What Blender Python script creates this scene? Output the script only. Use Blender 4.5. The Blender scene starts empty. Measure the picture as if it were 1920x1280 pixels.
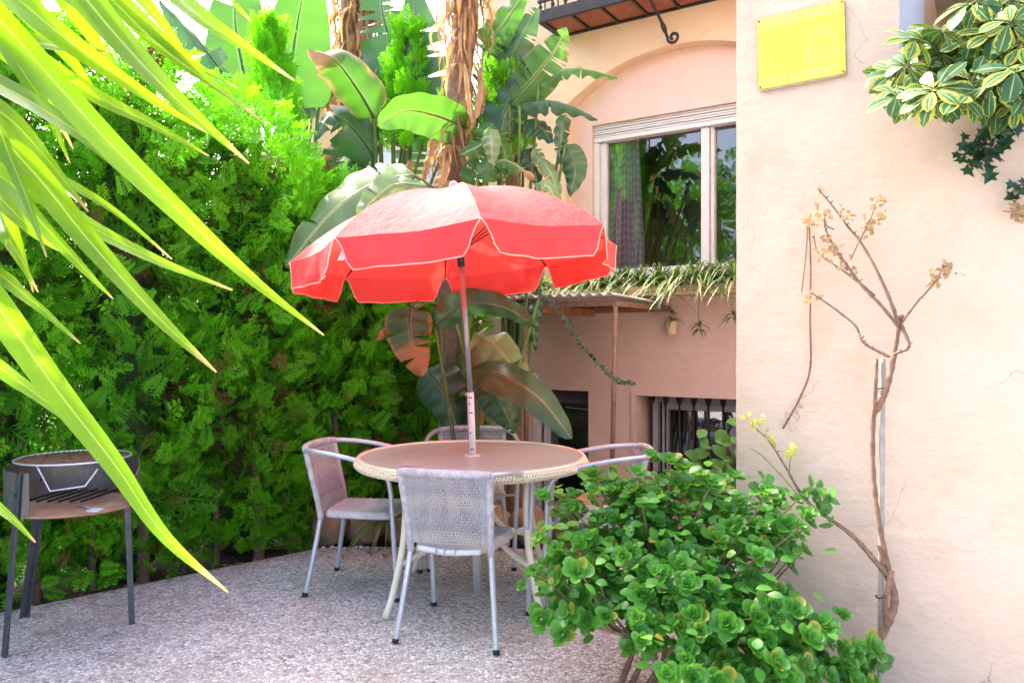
import bpy, bmesh, math, random
import numpy as np
from mathutils import Vector, Matrix, noise

# ---------------------------------------------------------------- camera, sky, sun, exposure
F = 1440.0            # focal length in photo pixels (photo 1920 x 1280, horizon at row 640)
H = 1.36              # eye height
sc = bpy.context.scene
C = sc.collection
cam_d = bpy.data.cameras.new('camera'); cam = bpy.data.objects.new('camera', cam_d); C.objects.link(cam)
cam.location = (0, 0, H); cam.rotation_euler = (math.radians(90), 0, 0)
cam_d.sensor_width = 36.0; cam_d.lens = 36.0 * F / 1920.0
cam_d.clip_start = 0.05; cam_d.clip_end = 2000
sc.camera = cam
SUN_EL = math.radians(47); SUN_H = Vector((-0.72, 0.694, 0)).normalized()
w = bpy.data.worlds.new('World'); sc.world = w; w.use_nodes = True
nt = w.node_tree
sky = nt.nodes.new('ShaderNodeTexSky'); sky.sky_type = 'NISHITA'; sky.sun_disc = False
sky.sun_elevation = SUN_EL; sky.sun_rotation = math.atan2(SUN_H.x, SUN_H.y)
sky.altitude = 50; sky.air_density = 0.7; sky.dust_density = 7.0; sky.ozone_density = 0.0
bg = nt.nodes['Background']; bg.inputs['Strength'].default_value = 0.15
nt.links.new(sky.outputs['Color'], bg.inputs['Color'])
sun_d = bpy.data.lights.new('sun', 'SUN'); sun = bpy.data.objects.new('sun', sun_d); C.objects.link(sun)
sun_d.energy = 2.3; sun_d.angle = math.radians(1.2); sun_d.color = (1.0, 0.94, 0.84)
S3 = SUN_H * math.cos(SUN_EL) + Vector((0, 0, math.sin(SUN_EL)))
sun.rotation_euler = S3.to_track_quat('Z', 'Y').to_euler(); sun.location = (-6, 6, 9)
sc.view_settings.view_transform = 'Standard'; sc.view_settings.look = 'None'
sc.view_settings.gamma = 1.0; sc.view_settings.use_curve_mapping = False
sc.view_settings.exposure = 2.85
sc.render.engine = 'CYCLES'
sc.cycles.use_denoising = True
sc.cycles.max_bounces = 8; sc.cycles.transparent_max_bounces = 16; sc.cycles.transmission_bounces = 6
sc.cycles.sample_clamp_indirect = 6.0

R = random.Random(7)

# ---------------------------------------------------------------- pixel to place
def P(px, py, d):
    return Vector(((px - 960) / F * d, d, H - (py - 640) / F * d))
def G(px, py, z=0.0):
    return P(px, py, (H - z) * F / (py - 640))
U = Vector((0.8434, -0.5373, 0)); NO = Vector((-0.5373, -0.8434, 0)); NI = -NO
C_F = 5.70; C_W = 3.30                      # distances of the two parallel house walls
F0 = Vector((1.19, 6.0, 0)); F0 = F0 + NI * (C_F - NI.dot(F0))
W0 = P(1380, 640, 1.0); W0.z = 0; W0 = W0 * (C_W / NI.dot(W0))
def hit(px, py, c):
    r = Vector(((px - 960) / F, 1, -(py - 640) / F)); d = c / NI.dot(r)
    return Vector((0, 0, H)) + r * d
def uz(px, py, off=0.0):                    # facade coordinates (along, height) seen at a pixel
    p = hit(px, py, C_F - off); return (p - F0).dot(U), p.z
def wz(px, py, off=0.0):                    # the same on the cream wall
    p = hit(px, py, C_W - off); return (p - W0).dot(U), p.z
def FA(u, o, z): return F0 + U * u + NO * o + Vector((0, 0, z))
def WA(u, o, z): return W0 + U * u + NO * o + Vector((0, 0, z))

# ---------------------------------------------------------------- objects
def link(name, me, mat=None, parent=None):
    o = bpy.data.objects.new(name, me); C.objects.link(o)
    if mat is not None and me is not None: me.materials.append(mat)
    if parent is not None: o.parent = parent
    return o
def tag(o, label=None, cat=None, group=None, kind=None):
    if label: o['label'] = label
    if cat: o['category'] = cat
    if group: o['group'] = group
    if kind: o['kind'] = kind
    return o
def thing(name, label, cat, loc=(0, 0, 0), group=None, rz=0.0):
    o = bpy.data.objects.new(name, None); C.objects.link(o)
    o.location = loc; o.rotation_euler = (0, 0, rz); o.empty_display_size = 0.1
    return tag(o, label, cat, group)
def put(o, parent):                          # parent while keeping world-space geometry where it is
    o.parent = parent
    o.matrix_parent_inverse = Matrix.Translation(-Vector(parent.location))
    return o

class MB:
    def __init__(s): s.v = []; s.f = []; s.t = []; s.uv = []; s.dry = []
    def vert(s, p, t=0.0, uv=(0, 0), dry=0.0):
        s.v.append(tuple(p)); s.t.append(t); s.uv.append(uv); s.dry.append(dry); return len(s.v) - 1
    def face(s, *i): s.f.append(tuple(i))
    def quad(s, a, b, c, d, t=0.0):
        i = [s.vert(p, t) for p in (a, b, c, d)]; s.f.append(tuple(i))
    def hexa(s, p, t=0.0):                   # 8 corners: bottom 4 then top 4
        i = [s.vert(q, t) for q in p]
        for q in ((0, 3, 2, 1), (4, 5, 6, 7), (0, 1, 5, 4), (1, 2, 6, 5), (2, 3, 7, 6), (3, 0, 4, 7)):
            s.f.append(tuple(i[k] for k in q))
    def box(s, x0, x1, y0, y1, z0, z1, fn=None, t=0.0):
        fn = fn or (lambda x, y, z: Vector((x, y, z)))
        s.hexa([fn(x, y, z) for z in (z0, z1) for x, y in ((x0, y0), (x1, y0), (x1, y1), (x0, y1))], t)
    def tube(s, path, r, sides=8, t=0.0, cap=True, flat=None):
        n = len(path); path = [Vector(p) for p in path]
        rr = r if isinstance(r, (list, tuple)) else [r] * n
        up = None; rings = []
        for i in range(n):
            T = (path[min(i + 1, n - 1)] - path[max(i - 1, 0)])
            if T.length < 1e-9: T = Vector((0, 0, 1))
            T.normalize()
            if up is None:
                up = Vector((0, 0, 1)) if abs(T.z) < .9 else Vector((1, 0, 0))
            A = up - T * up.dot(T)
            if A.length < 1e-6: A = T.orthogonal()
            A.normalize(); B = T.cross(A); up = A
            fx, fy = flat if flat else (1, 1)
            rings.append([s.vert(path[i] + (A * math.cos(2 * math.pi * k / sides) * fx + B * math.sin(2 * math.pi * k / sides) * fy) * rr[i], t,
                                 (i / max(1, n - 1), k / sides)) for k in range(sides)])
        for i in range(n - 1):
            for k in range(sides):
                s.f.append((rings[i][k], rings[i][(k + 1) % sides], rings[i + 1][(k + 1) % sides], rings[i + 1][k]))
        if cap:
            s.f.append(tuple(reversed(rings[0]))); s.f.append(tuple(rings[-1]))
    def mesh(s, name, smooth=False, fix=False):
        me = bpy.data.meshes.new(name); me.from_pydata(s.v, [], s.f)
        if fix:
            b = bmesh.new(); b.from_mesh(me); bmesh.ops.recalc_face_normals(b, faces=b.faces); b.to_mesh(me); b.free()
        a = me.attributes.new('tint', 'FLOAT', 'POINT'); a.data.foreach_set('value', s.t)
        a = me.attributes.new('dry', 'FLOAT', 'POINT'); a.data.foreach_set('value', s.dry)
        if any(x != (0, 0) for x in s.uv):
            ul = me.uv_layers.new(name='UVMap')
            li = np.empty(len(me.loops), np.int32); me.loops.foreach_get('vertex_index', li)
            ul.data.foreach_set('uv', np.array(s.uv, np.float32)[li].ravel())
        if smooth: me.polygons.foreach_set('use_smooth', [True] * len(me.polygons))
        me.update(); return me
    def build(s, name, mat, parent=None, smooth=False, fix=False, keep=False):
        o = link(name, s.mesh(name, smooth, fix), mat)
        if parent is not None:
            if keep: put(o, parent)
            else: o.parent = parent
        return o

def mesh_np(name, V, Fc, tint=None, smooth=False):
    me = bpy.data.meshes.new(name)
    k = Fc.shape[1]; nF = len(Fc)
    me.vertices.add(len(V)); me.vertices.foreach_set('co', V.astype(np.float32).ravel())
    me.loops.add(nF * k); me.loops.foreach_set('vertex_index', Fc.astype(np.int32).ravel())
    me.polygons.add(nF); me.polygons.foreach_set('loop_start', (np.arange(nF) * k).astype(np.int32))
    me.update(calc_edges=True)
    if tint is not None:
        a = me.attributes.new('tint', 'FLOAT', 'POINT'); a.data.foreach_set('value', tint.astype(np.float32))
    if smooth: me.polygons.foreach_set('use_smooth', [True] * nF)
    return me

def bevel(o, wd=0.004, seg=2):
    m = o.modifiers.new('bevel', 'BEVEL'); m.width = wd; m.segments = seg; m.limit_method = 'ANGLE'; m.angle_limit = math.radians(40)
    return o

def crom(pts, n):                            # Catmull-Rom through points
    pts = [Vector(p) for p in pts]
    if len(pts) == 2: return [pts[0].lerp(pts[1], i / (n - 1)) for i in range(n)]
    q = [pts[0] * 2 - pts[1]] + pts + [pts[-1] * 2 - pts[-2]]
    out = []
    for i in range(n):
        s = i / (n - 1) * (len(pts) - 1); k = min(int(s), len(pts) - 2); t = s - k
        a, b, c, d = q[k:k + 4]
        out.append(0.5 * ((2 * b) + (c - a) * t + (2 * a - 5 * b + 4 * c - d) * t * t + (3 * b - a - 3 * c + d) * t ** 3))
    return out

# ---------------------------------------------------------------- materials
class NT:
    def __init__(s, name):
        s.m = bpy.data.materials.new(name); s.m.use_nodes = True; s.t = s.m.node_tree
        s.b = s.t.nodes['Principled BSDF']; s.out = s.t.nodes['Material Output']
    def n(s, typ, **kw):
        x = s.t.nodes.new('ShaderNode' + typ)
        for k, v in kw.items():
            if k in x.inputs.keys(): x.inputs[k].default_value = v
            else: setattr(x, k, v)
        return x
    def l(s, a, b): s.t.links.new(a, b)
    def coord(s, what='Object', scale=(1, 1, 1)):
        c = s.n('TexCoord'); m = s.n('Mapping'); m.inputs['Scale'].default_value = scale
        s.l(c.outputs[what], m.inputs['Vector']); return m.outputs['Vector']
    def noise(s, scale, detail=4, rough=.55, vec=None):
        x = s.n('TexNoise'); x.inputs['Scale'].default_value = scale; x.inputs['Detail'].default_value = detail
        x.inputs['Roughness'].default_value = rough
        if vec is not None: s.l(vec, x.inputs['Vector'])
        return x.outputs['Fac']
    def ramp(s, fac, stops, interp='LINEAR'):
        r = s.n('ValToRGB'); r.color_ramp.interpolation = interp
        e = r.color_ramp.elements
        while len(e) < len(stops): e.new(0.5)
        for i, (p, c) in enumerate(stops):
            e[i].position = p
            e[i].color = (c, c, c, 1) if isinstance(c, (int, float)) else (*c, 1)
        s.l(fac, r.inputs['Fac']); return r.outputs['Color']
    def mix(s, fac, a, b, mode='MIX'):
        x = s.n('Mix'); x.data_type = 'RGBA'; x.blend_type = mode
        for i, v in ((0, fac), (6, a), (7, b)):
            if isinstance(v, (int, float)): x.inputs[i].default_value = v
            elif isinstance(v, tuple): x.inputs[i].default_value = (*v, 1)
            else: s.l(v, x.inputs[i])
        return x.outputs[2]
    def math(s, op, a, b=0.0):
        x = s.n('Math'); x.operation = op
        for i, v in ((0, a), (1, b)):
            if isinstance(v, (int, float)): x.inputs[i].default_value = v
            else: s.l(v, x.inputs[i])
        return x.outputs[0]
    def attr(s, name):
        a = s.n('Attribute'); a.attribute_name = name; return a.outputs['Fac']
    def rnd(s): return s.n('ObjectInfo').outputs['Random']
    def bump(s, h, strength=.3, dist=.01):
        b = s.n('Bump'); b.inputs['Strength'].default_value = strength; b.inputs['Distance'].default_value = dist
        s.l(h, b.inputs['Height']); s.l(b.outputs['Normal'], s.b.inputs['Normal']); return b.outputs['Normal']
    def col(s, c):
        if isinstance(c, tuple): s.b.inputs['Base Color'].default_value = (*c, 1)
        else: s.l(c, s.b.inputs['Base Color'])
    def set(s, rough=.6, metal=0.0, spec=.5):
        s.b.inputs['Roughness'].default_value = rough; s.b.inputs['Metallic'].default_value = metal
        s.b.inputs['Specular IOR Level'].default_value = spec; return s

def paint(name, col, rough=.6, metal=0.0, var=.12, scale=18, bump=.1, spec=.4, dirt=None):
    k = NT(name); f = k.noise(scale, 5, .6, k.coord())
    a = tuple(c * (1 - var) for c in col); b = tuple(min(1, c * (1 + var)) for c in col)
    c = k.ramp(f, [(.3, a), (.7, b)])
    if dirt:
        g = k.ramp(k.noise(scale * .35, 6, .7, k.coord()), [(.52, 0.0), (.72, 1.0)])
        c = k.mix(k.math('MULTIPLY', g, dirt[1]), c, dirt[0])
    k.col(c); k.set(rough, metal, spec)
    if bump: k.bump(k.noise(scale * 4, 4, .6, k.coord()), bump, .004)
    return k.m

def leaf_mat(name, dark, light, trans, tw=.4, rough=.4, dry=None, veins=0.0, rib=None, spec=.4, edge=None, bump=.25, fibre=0):
    """leaf: colour varied per piece (tint) and per object, light passes through; veins and rib follow the leaf's own UV"""
    k = NT(name)
    t = k.math('FRACT', k.math('ADD', k.attr('tint'), k.rnd()))
    n = k.noise(9, 3, .5, k.coord())
    f = k.math('ADD', k.math('MULTIPLY', t, .65), k.math('MULTIPLY', n, .35))
    c = k.mix(f, dark, light); tc = k.mix(.5, trans, c) if False else k.mix(f, tuple(x * .8 for x in trans), trans)
    h = None
    if veins or rib or edge or fibre:
        uv = k.n('UVMap'); sep = k.n('SeparateXYZ'); k.l(uv.outputs['UV'], sep.inputs['Vector'])
        av = k.math('ABSOLUTE', k.math('SUBTRACT', sep.outputs['Y'], .5))      # 0 at the rib, .5 at the edge
        if veins:
            s = k.math('SINE', k.math('MULTIPLY', k.math('SUBTRACT', sep.outputs['X'], k.math('MULTIPLY', av, .12)), veins))
            s2 = k.math('MULTIPLY', k.math('ADD', s, 1.0), .5)
            c = k.mix(k.math('MULTIPLY', s2, .22), c, tuple(min(1, x * 1.7) for x in light)); h = s2
        if fibre:
            fs = k.math('MULTIPLY', k.math('ADD', k.math('SINE', k.math('MULTIPLY', sep.outputs['Y'], fibre)), 1.0), .5); fn_ = k.math('MULTIPLY', fs, k.noise(30, 4, .7, k.coord()))
            c = k.mix(k.math('MULTIPLY', fn_, .5), c, tuple(x * .6 for x in dark)); tc = k.mix(k.math('MULTIPLY', fn_, .55), tc, tuple(x * .5 for x in trans)); h = fs
            sp_ = k.ramp(k.noise(22, 5, .7, k.coord('Object', (1, 1, 1))), [(.66, 0.0), (.74, 1.0)]); c = k.mix(k.math('MULTIPLY', sp_, .5), c, (.30, .24, .05)); tc = k.mix(k.math('MULTIPLY', sp_, .4), tc, (.35, .30, .04))
        if rib:
            m = k.ramp(av, [(0.0, 1.0), (.03, 1.0), (.05, 0.0)])
            c = k.mix(m, c, rib)
        if edge:
            nn = k.noise(14, 2, .5, k.coord())
            av2 = k.math('ADD', av, k.math('MULTIPLY', k.math('SUBTRACT', k.math('FRACT', k.math('ADD', k.attr('tint'), k.rnd())), .55), .34))
            m = k.ramp(k.math('ADD', av2, k.math('MULTIPLY', k.math('SUBTRACT', nn, .5), .5)), [(edge[1], 0.0), (edge[1] + .04, 1.0)])
            m = k.mix(1.0, m, k.ramp(k.rnd(), [(0.0, .75), (.3, 1.0)]), 'MULTIPLY')
            c = k.mix(m, c, edge[0]); tc = k.mix(m, tc, edge[0])
    if dry:
        d = k.attr('dry'); dn = k.mix(k.noise(25, 4, .6, k.coord()), tuple(x * .6 for x in dry), dry)
        c = k.mix(d, c, dn); tc = k.mix(d, tc, dn)
    k.col(c); k.set(rough, 0, spec)
    nm = k.bump(h if h is not None else k.noise(60, 3, .5, k.coord()), bump, .004)
    tr = k.n('BsdfTranslucent'); k.l(tc, tr.inputs['Color'])
    mx = k.n('MixShader'); mx.inputs[0].default_value = tw
    k.l(k.b.outputs[0], mx.inputs[1]); k.l(tr.outputs[0], mx.inputs[2]); k.l(mx.outputs[0], k.out.inputs['Surface'])
    return k.m

def stucco(name, a, b, stain, crack=True, stain_amt=.5):
    k = NT(name); v = k.coord()
    big = k.noise(.9, 6, .62, v); mid = k.noise(5, 6, .65, v); fine = k.noise(70, 5, .6, v)
    c = k.mix(k.ramp(big, [(.35, 0.0), (.65, 1.0)]), a, b)
    st = k.math('MULTIPLY', k.ramp(mid, [(.52, 0.0), (.75, 1.0)]), stain_amt)
    c = k.mix(st, c, stain)
    if crack:
        vo = k.n('TexVoronoi'); vo.feature = 'DISTANCE_TO_EDGE'; vo.inputs['Scale'].default_value = 1.15
        w_ = k.n('VectorMath'); w_.operation = 'ADD'; nz = k.n('TexNoise'); nz.inputs['Scale'].default_value = 2.2; nz.inputs['Detail'].default_value = 6
        k.l(v, nz.inputs['Vector']); k.l(v, w_.inputs[0]); k.l(nz.outputs['Color'], w_.inputs[1]); k.l(w_.outputs[0], vo.inputs['Vector'])
        cr = k.math('MULTIPLY', k.ramp(vo.outputs['Distance'], [(0.0, 1.0), (.0045, 0.0)]), k.ramp(k.noise(1.7, 3, .5, v), [(.50, 0.0), (.58, .75)]))
        c = k.mix(cr, c, tuple(x * .55 for x in stain))
    k.col(c); k.set(.85, 0, .2)
    hh = k.math('ADD', k.math('MULTIPLY', fine, .25), k.math('MULTIPLY', mid, 1.0))
    hh = k.math('ADD', hh, k.math('MULTIPLY', k.ramp(k.noise(2.2, 4, .6, v), [(.45, 0.0), (.55, 1.0)]), .35))
    tr_ = k.noise(3.0, 5, .6, k.coord('Object', (1.0, 1.0, 3.2)))
    hh = k.math('ADD', hh, k.math('MULTIPLY', tr_, .9))
    k.bump(hh, .55, .016)
    return k.m

M = {}
M['cream'] = stucco('cream_stucco', (.585, .455, .35), (.61, .495, .405), (.50, .365, .24), stain_amt=.55)
M['pink'] = stucco('pink_stucco', (.67, .49, .43), (.69, .52, .49), (.60, .43, .35), crack=False)
M['peach'] = stucco('peach_stucco', (.64, .47, .32), (.66, .51, .38), (.57, .39, .25), crack=False)
M['whiteblue'] = paint('pale_blue', (.74, .78, .82), .8, var=.04, bump=.15)  # pale blue cast of light on the pillar side; also plain shutter paint
M['yellow_house'] = stucco('yellow_stucco', (.74, .58, .27), (.76, .62, .36), (.62, .45, .2), crack=False)
M['upvc'] = paint('white_frame', (.62, .62, .64), .35, var=.03, bump=0)
M['iron'] = paint('black_iron', (.022, .022, .026), .45, .4, var=.3, bump=.15, dirt=((.09, .04, .02), .5))
M['rust'] = paint('rusty_steel', (.20, .12, .085), .75, .3, var=.4, scale=40, bump=.4, dirt=((.30, .22, .17), .6))
M['sheet'] = paint('weathered_sheet', (.50, .46, .43), .6, .2, var=.15, scale=9, bump=.2, dirt=((.30, .22, .16), .7))
M['wood'] = paint('weathered_wood', (.33, .13, .06), .8, var=.3, scale=12, bump=.3)
M['tile'] = paint('terracotta_tile', (.27, .085, .05), .6, var=.25, scale=14, bump=.2, dirt=((.14, .06, .045), .7))
M['dark'] = paint('dark_interior', (.11, .10, .125), .9, var=.2, bump=0)
M['room'] = paint('room_wall', (.16, .13, .12), .9, var=.06, bump=0)
M['soil'] = paint('dark_soil', (.035, .024, .017), .95, var=.5, scale=22, bump=.9)
M['rock'] = paint('rock', (.30, .20, .13), .9, var=.35, scale=9, bump=.8, dirt=((.10, .11, .06), .8))
M['chrome'] = paint('alu_tube', (.54, .59, .66), .3, .45, var=.06, bump=.05)
M['cream_metal'] = paint('cream_metal', (.80, .75, .62), .35, var=.05, bump=.05, dirt=((.55, .45, .3), .35))
M['bark'] = paint('grey_bark', (.16, .10, .07), .9, var=.4, scale=30, bump=.8)
M['bark2'] = paint('young_bark', (.21, .125, .085), .8, var=.4, scale=45, bump=.7)
M['twig_green'] = paint('green_twig', (.22, .22, .06), .6, var=.3, scale=40, bump=.2)
M['cane'] = paint('grey_cane', (.33, .30, .28), .6, var=.2, scale=30, bump=.3)
M['black'] = paint('black_rubber', (.02, .02, .02), .6, var=.2, bump=0)

# exposed pebble paving
k = NT('pebble_paving'); v = k.coord()
nz = k.n('TexNoise'); nz.inputs['Scale'].default_value = 60; k.l(v, nz.inputs['Vector'])
w_ = k.n('VectorMath'); w_.operation = 'MULTIPLY_ADD'; w_.inputs[1].default_value = (.008, .008, .008)
k.l(nz.outputs['Color'], w_.inputs[0]); k.l(v, w_.inputs[2])
vo = k.n('TexVoronoi'); vo.inputs['Scale'].default_value = 64; vo.feature = 'F1'; k.l(w_.outputs[0], vo.inputs['Vector'])
ve = k.n('TexVoronoi'); ve.inputs['Scale'].default_value = 64; ve.feature = 'DISTANCE_TO_EDGE'; k.l(w_.outputs[0], ve.inputs['Vector'])
sp = k.n('SeparateColor'); k.l(vo.outputs['Color'], sp.inputs['Color'])
c = k.ramp(sp.outputs[0], [(0.0, (.20, .19, .22)), (.16, (.44, .43, .46)), (.36, (.70, .69, .72)), (.5, (.56, .50, .48)), (.64, (.88, .87, .88)), (.9, (.92, .91, .92)), (1.0, (.52, .53, .62))])
c = k.mix(k.ramp(ve.outputs['Distance'], [(.03, 1.0), (.16, 0.0)]), c, (.38, .365, .375))
c = k.mix(k.math('MULTIPLY', k.ramp(k.noise(1.3, 5, .6, v), [(.45, 0.0), (.7, 1.0)]), .35), c, (.17, .13, .10))
big = k.n('TexVoronoi'); big.inputs['Scale'].default_value = 31; k.l(w_.outputs[0], big.inputs['Vector'])
bs = k.n('SeparateColor'); k.l(big.outputs['Color'], bs.inputs['Color'])
bm = k.math('MULTIPLY', k.ramp(bs.outputs[1], [(.80, 0.0), (.82, 1.0)]), k.ramp(big.outputs['Distance'], [(.30, 1.0), (.36, 0.0)]))
c = k.mix(bm, c, k.ramp(bs.outputs[0], [(0.0, (.22, .20, .23)), (.5, (.70, .67, .66)), (1.0, (.48, .38, .33))]))
c = k.mix(k.math('MULTIPLY', k.ramp(k.noise(3.1, 6, .7, v), [(.56, 0.0), (.70, 1.0)]), .4), c, (.12, .105, .085))
k.col(c); k.set(.6, 0, .4)
k.bump(k.ramp(ve.outputs['Distance'], [(0.0, 0.0), (.35, 1.0)]), .9, .006)
M['pebble'] = k.m

# clear window glass: reflects the yard, shows the room
def glass(name, tint=(.9, .92, .95), base=.05):
    k = NT(name); k.t.nodes.remove(k.b)
    tr = k.n('BsdfTransparent'); tr.inputs['Color'].default_value = (*tint, 1)
    gl = k.n('BsdfGlossy'); gl.inputs['Roughness'].default_value = .015; gl.inputs['Color'].default_value = (1, 1, 1, 1)
    fr = k.n('Fresnel'); fr.inputs['IOR'].default_value = 1.75
    mx = k.n('MixShader'); k.l(k.math('ADD', fr.outputs[0], base), mx.inputs[0])
    k.l(tr.outputs[0], mx.inputs[1]); k.l(gl.outputs[0], mx.inputs[2]); k.l(mx.outputs[0], k.out.inputs['Surface'])
    return k.m
M['glass'] = glass('window_glass', base=.10)

# curtain: grey cloth with a woven zigzag
k = NT('zigzag_curtain'); v = k.coord('UV')
sx = k.n('SeparateXYZ'); k.l(v, sx.inputs[0])
tri = k.math('PINGPONG', k.math('MULTIPLY', sx.outputs['X'], 9.0), .5)
ban = k.math('FRACT', k.math('ADD', k.math('MULTIPLY', sx.outputs['Y'], 9.0), tri))
c = k.ramp(ban, [(.0, (.66, .63, .70)), (.42, (.66, .63, .70)), (.46, (.48, .45, .52)), (.92, (.48, .45, .52)), (.96, (.66, .63, .70))])
k.col(c); k.set(.9); M['curtain'] = k.m

# parasol cloth
k = NT('parasol_cloth'); v = k.coord()
c = k.mix(k.ramp(k.noise(3, 4, .5, v), [(.3, 0.0), (.7, 1.0)]), (.62, .08, .085), (.68, .10, .108))
k.col(c); k.set(.75, 0, .3); k.bump(k.math('ADD', k.noise(7, 5, .6, v), k.math('ADD', k.math('MULTIPLY', k.noise(16, 5, .65, k.coord('Object', (1, 1, .35))), .6), k.math('MULTIPLY', k.noise(300, 2, .5, v), .1))), .55, .022)
tr = k.n('BsdfTranslucent'); tr.inputs['Color'].default_value = (.85, .05, .035, 1)
mx = k.n('MixShader'); mx.inputs[0].default_value = .38
k.l(k.b.outputs[0], mx.inputs[1]); k.l(tr.outputs[0], mx.inputs[2]); k.l(mx.outputs[0], k.out.inputs['Surface'])
M['parasol'] = k.m
M['piping'] = paint('pale_piping', (.78, .36, .30), .7, var=.05, bump=0)

# wicker: bands of beige and grey strands
k = NT('wicker'); v = k.coord()
sx = k.n('SeparateXYZ'); k.l(v, sx.inputs[0])
f = k.math('ADD', k.math('MULTIPLY', sx.outputs['Z'], 7.5), k.math('MULTIPLY', sx.outputs['Y'], 6.0))
c = k.ramp(k.math('FRACT', f), [(0.0, (.40, .41, .45)), (.3, (.56, .54, .52)), (.5, (.50, .49, .46)), (.55, (.37, .37, .43)), (.8, (.43, .43, .50)), (1.0, (.40, .41, .45))])
c = k.mix(.35, c, k.ramp(k.noise(120, 3, .6, v), [(.3, (.28, .26, .27)), (.7, (.66, .62, .60))]))
k.col(c); k.set(.6); 
wv = k.n('TexWave'); wv.inputs['Scale'].default_value = 40; k.l(v, wv.inputs['Vector']); k.bump(wv.outputs['Fac'], .4, .004)
M['wicker'] = k.m
# wrapped tube
k = NT('wicker_wrap'); v = k.coord('UV')
sx = k.n('SeparateXYZ'); k.l(v, sx.inputs[0])
s = k.math('SINE', k.math('MULTIPLY', sx.outputs['X'], 330.0))
c = k.mix(k.ramp(k.noise(26, 3, .6, k.coord()), [(.35, 0.0), (.65, 1.0)]), (.66, .65, .68), (.44, .42, .46))
c = k.mix(k.math('MULTIPLY', k.math('ADD', s, 1.0), .12), c, (.28, .26, .28))
k.col(c); k.set(.55); k.bump(s, .5, .004); M['wrap'] = k.m

# table glass top, stained
k = NT('table_top'); v = k.coord()
c = k.mix(k.ramp(k.noise(2.6, 6, .6, v), [(.35, 0.0), (.65, 1.0)]), (.34, .42, .40), (.44, .52, .49))
c = k.mix(k.math('MULTIPLY', k.ramp(k.noise(7, 6, .7, v), [(.55, 0.0), (.75, 1.0)]), .5), c, (.30, .22, .15))
k.col(c); k.set(.34, 0, .4); M['tabletop'] = k.m

# foliage
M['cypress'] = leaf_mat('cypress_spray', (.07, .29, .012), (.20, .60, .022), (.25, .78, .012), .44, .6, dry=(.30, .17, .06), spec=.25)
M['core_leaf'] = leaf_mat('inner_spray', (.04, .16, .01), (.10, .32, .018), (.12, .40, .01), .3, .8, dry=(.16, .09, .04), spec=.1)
M['shaded_frame'] = paint('shaded_frame', (.36, .36, .40), .5, var=.06, bump=0)  # white frame with the deep reveal's shade put into its grey
M['core'] = paint('dark_inner_fill', (.035, .06, .018), .95, var=.5, scale=14, bump=1.0)  # dark tone of the solid core added inside each hedge tree
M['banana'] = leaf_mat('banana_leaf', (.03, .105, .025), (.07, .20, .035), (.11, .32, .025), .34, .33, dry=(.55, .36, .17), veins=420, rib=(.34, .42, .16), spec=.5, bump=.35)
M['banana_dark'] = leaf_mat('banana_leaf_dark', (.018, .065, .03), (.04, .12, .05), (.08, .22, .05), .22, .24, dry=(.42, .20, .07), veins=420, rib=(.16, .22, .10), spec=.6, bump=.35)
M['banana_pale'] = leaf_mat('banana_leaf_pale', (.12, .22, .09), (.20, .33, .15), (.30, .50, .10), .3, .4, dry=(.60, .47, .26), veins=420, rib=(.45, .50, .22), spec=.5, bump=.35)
M['petiole'] = paint('petiole_green', (.11, .17, .05), .5, var=.3, scale=20, bump=.2)
M['dryleaf'] = leaf_mat('dry_leaf', (.22, .12, .055), (.50, .34, .18), (.55, .34, .14), .3, .8, spec=.2)
M['palm'] = leaf_mat('palm_blade', (.03, .13, .005), (.12, .28, .008), (.30, .56, .003), .46, .2, dry=(.66, .42, .16), veins=0, rib=(.45, .55, .08), spec=.6, fibre=95)
M['bush'] = leaf_mat('bush_leaf', (.022, .12, .026), (.14, .42, .06), (.22, .60, .05), .34, .28, dry=(.5, .42, .05), spec=.5, bump=.15)
M['scheff'] = leaf_mat('variegated_leaf', (.03, .085, .04), (.06, .15, .06), (.12, .28, .05), .14, .55, spec=.2, edge=((.38, .40, .055), .34), rib=(.30, .42, .12), bump=.1)
M['ivy'] = leaf_mat('ivy_leaf', (.012, .04, .022), (.03, .08, .035), (.05, .16, .04), .22, .35, spec=.5)
M['vine'] = leaf_mat('vine_leaf', (.04, .14, .03), (.10, .26, .06), (.2, .5, .06), .35, .4, spec=.4)
M['spider'] = leaf_mat('spider_leaf', (.08, .14, .035), (.19, .27, .085), (.25, .4, .08), .3, .5, dry=(.5, .4, .2), spec=.4)
M['straw'] = leaf_mat('dry_flower', (.34, .22, .12), (.55, .40, .24), (.5, .34, .18), .3, .8, spec=.2)
M['sprout'] = leaf_mat('pale_sprout', (.42, .46, .10), (.62, .62, .20), (.7, .75, .2), .35, .5, spec=.3)

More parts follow.
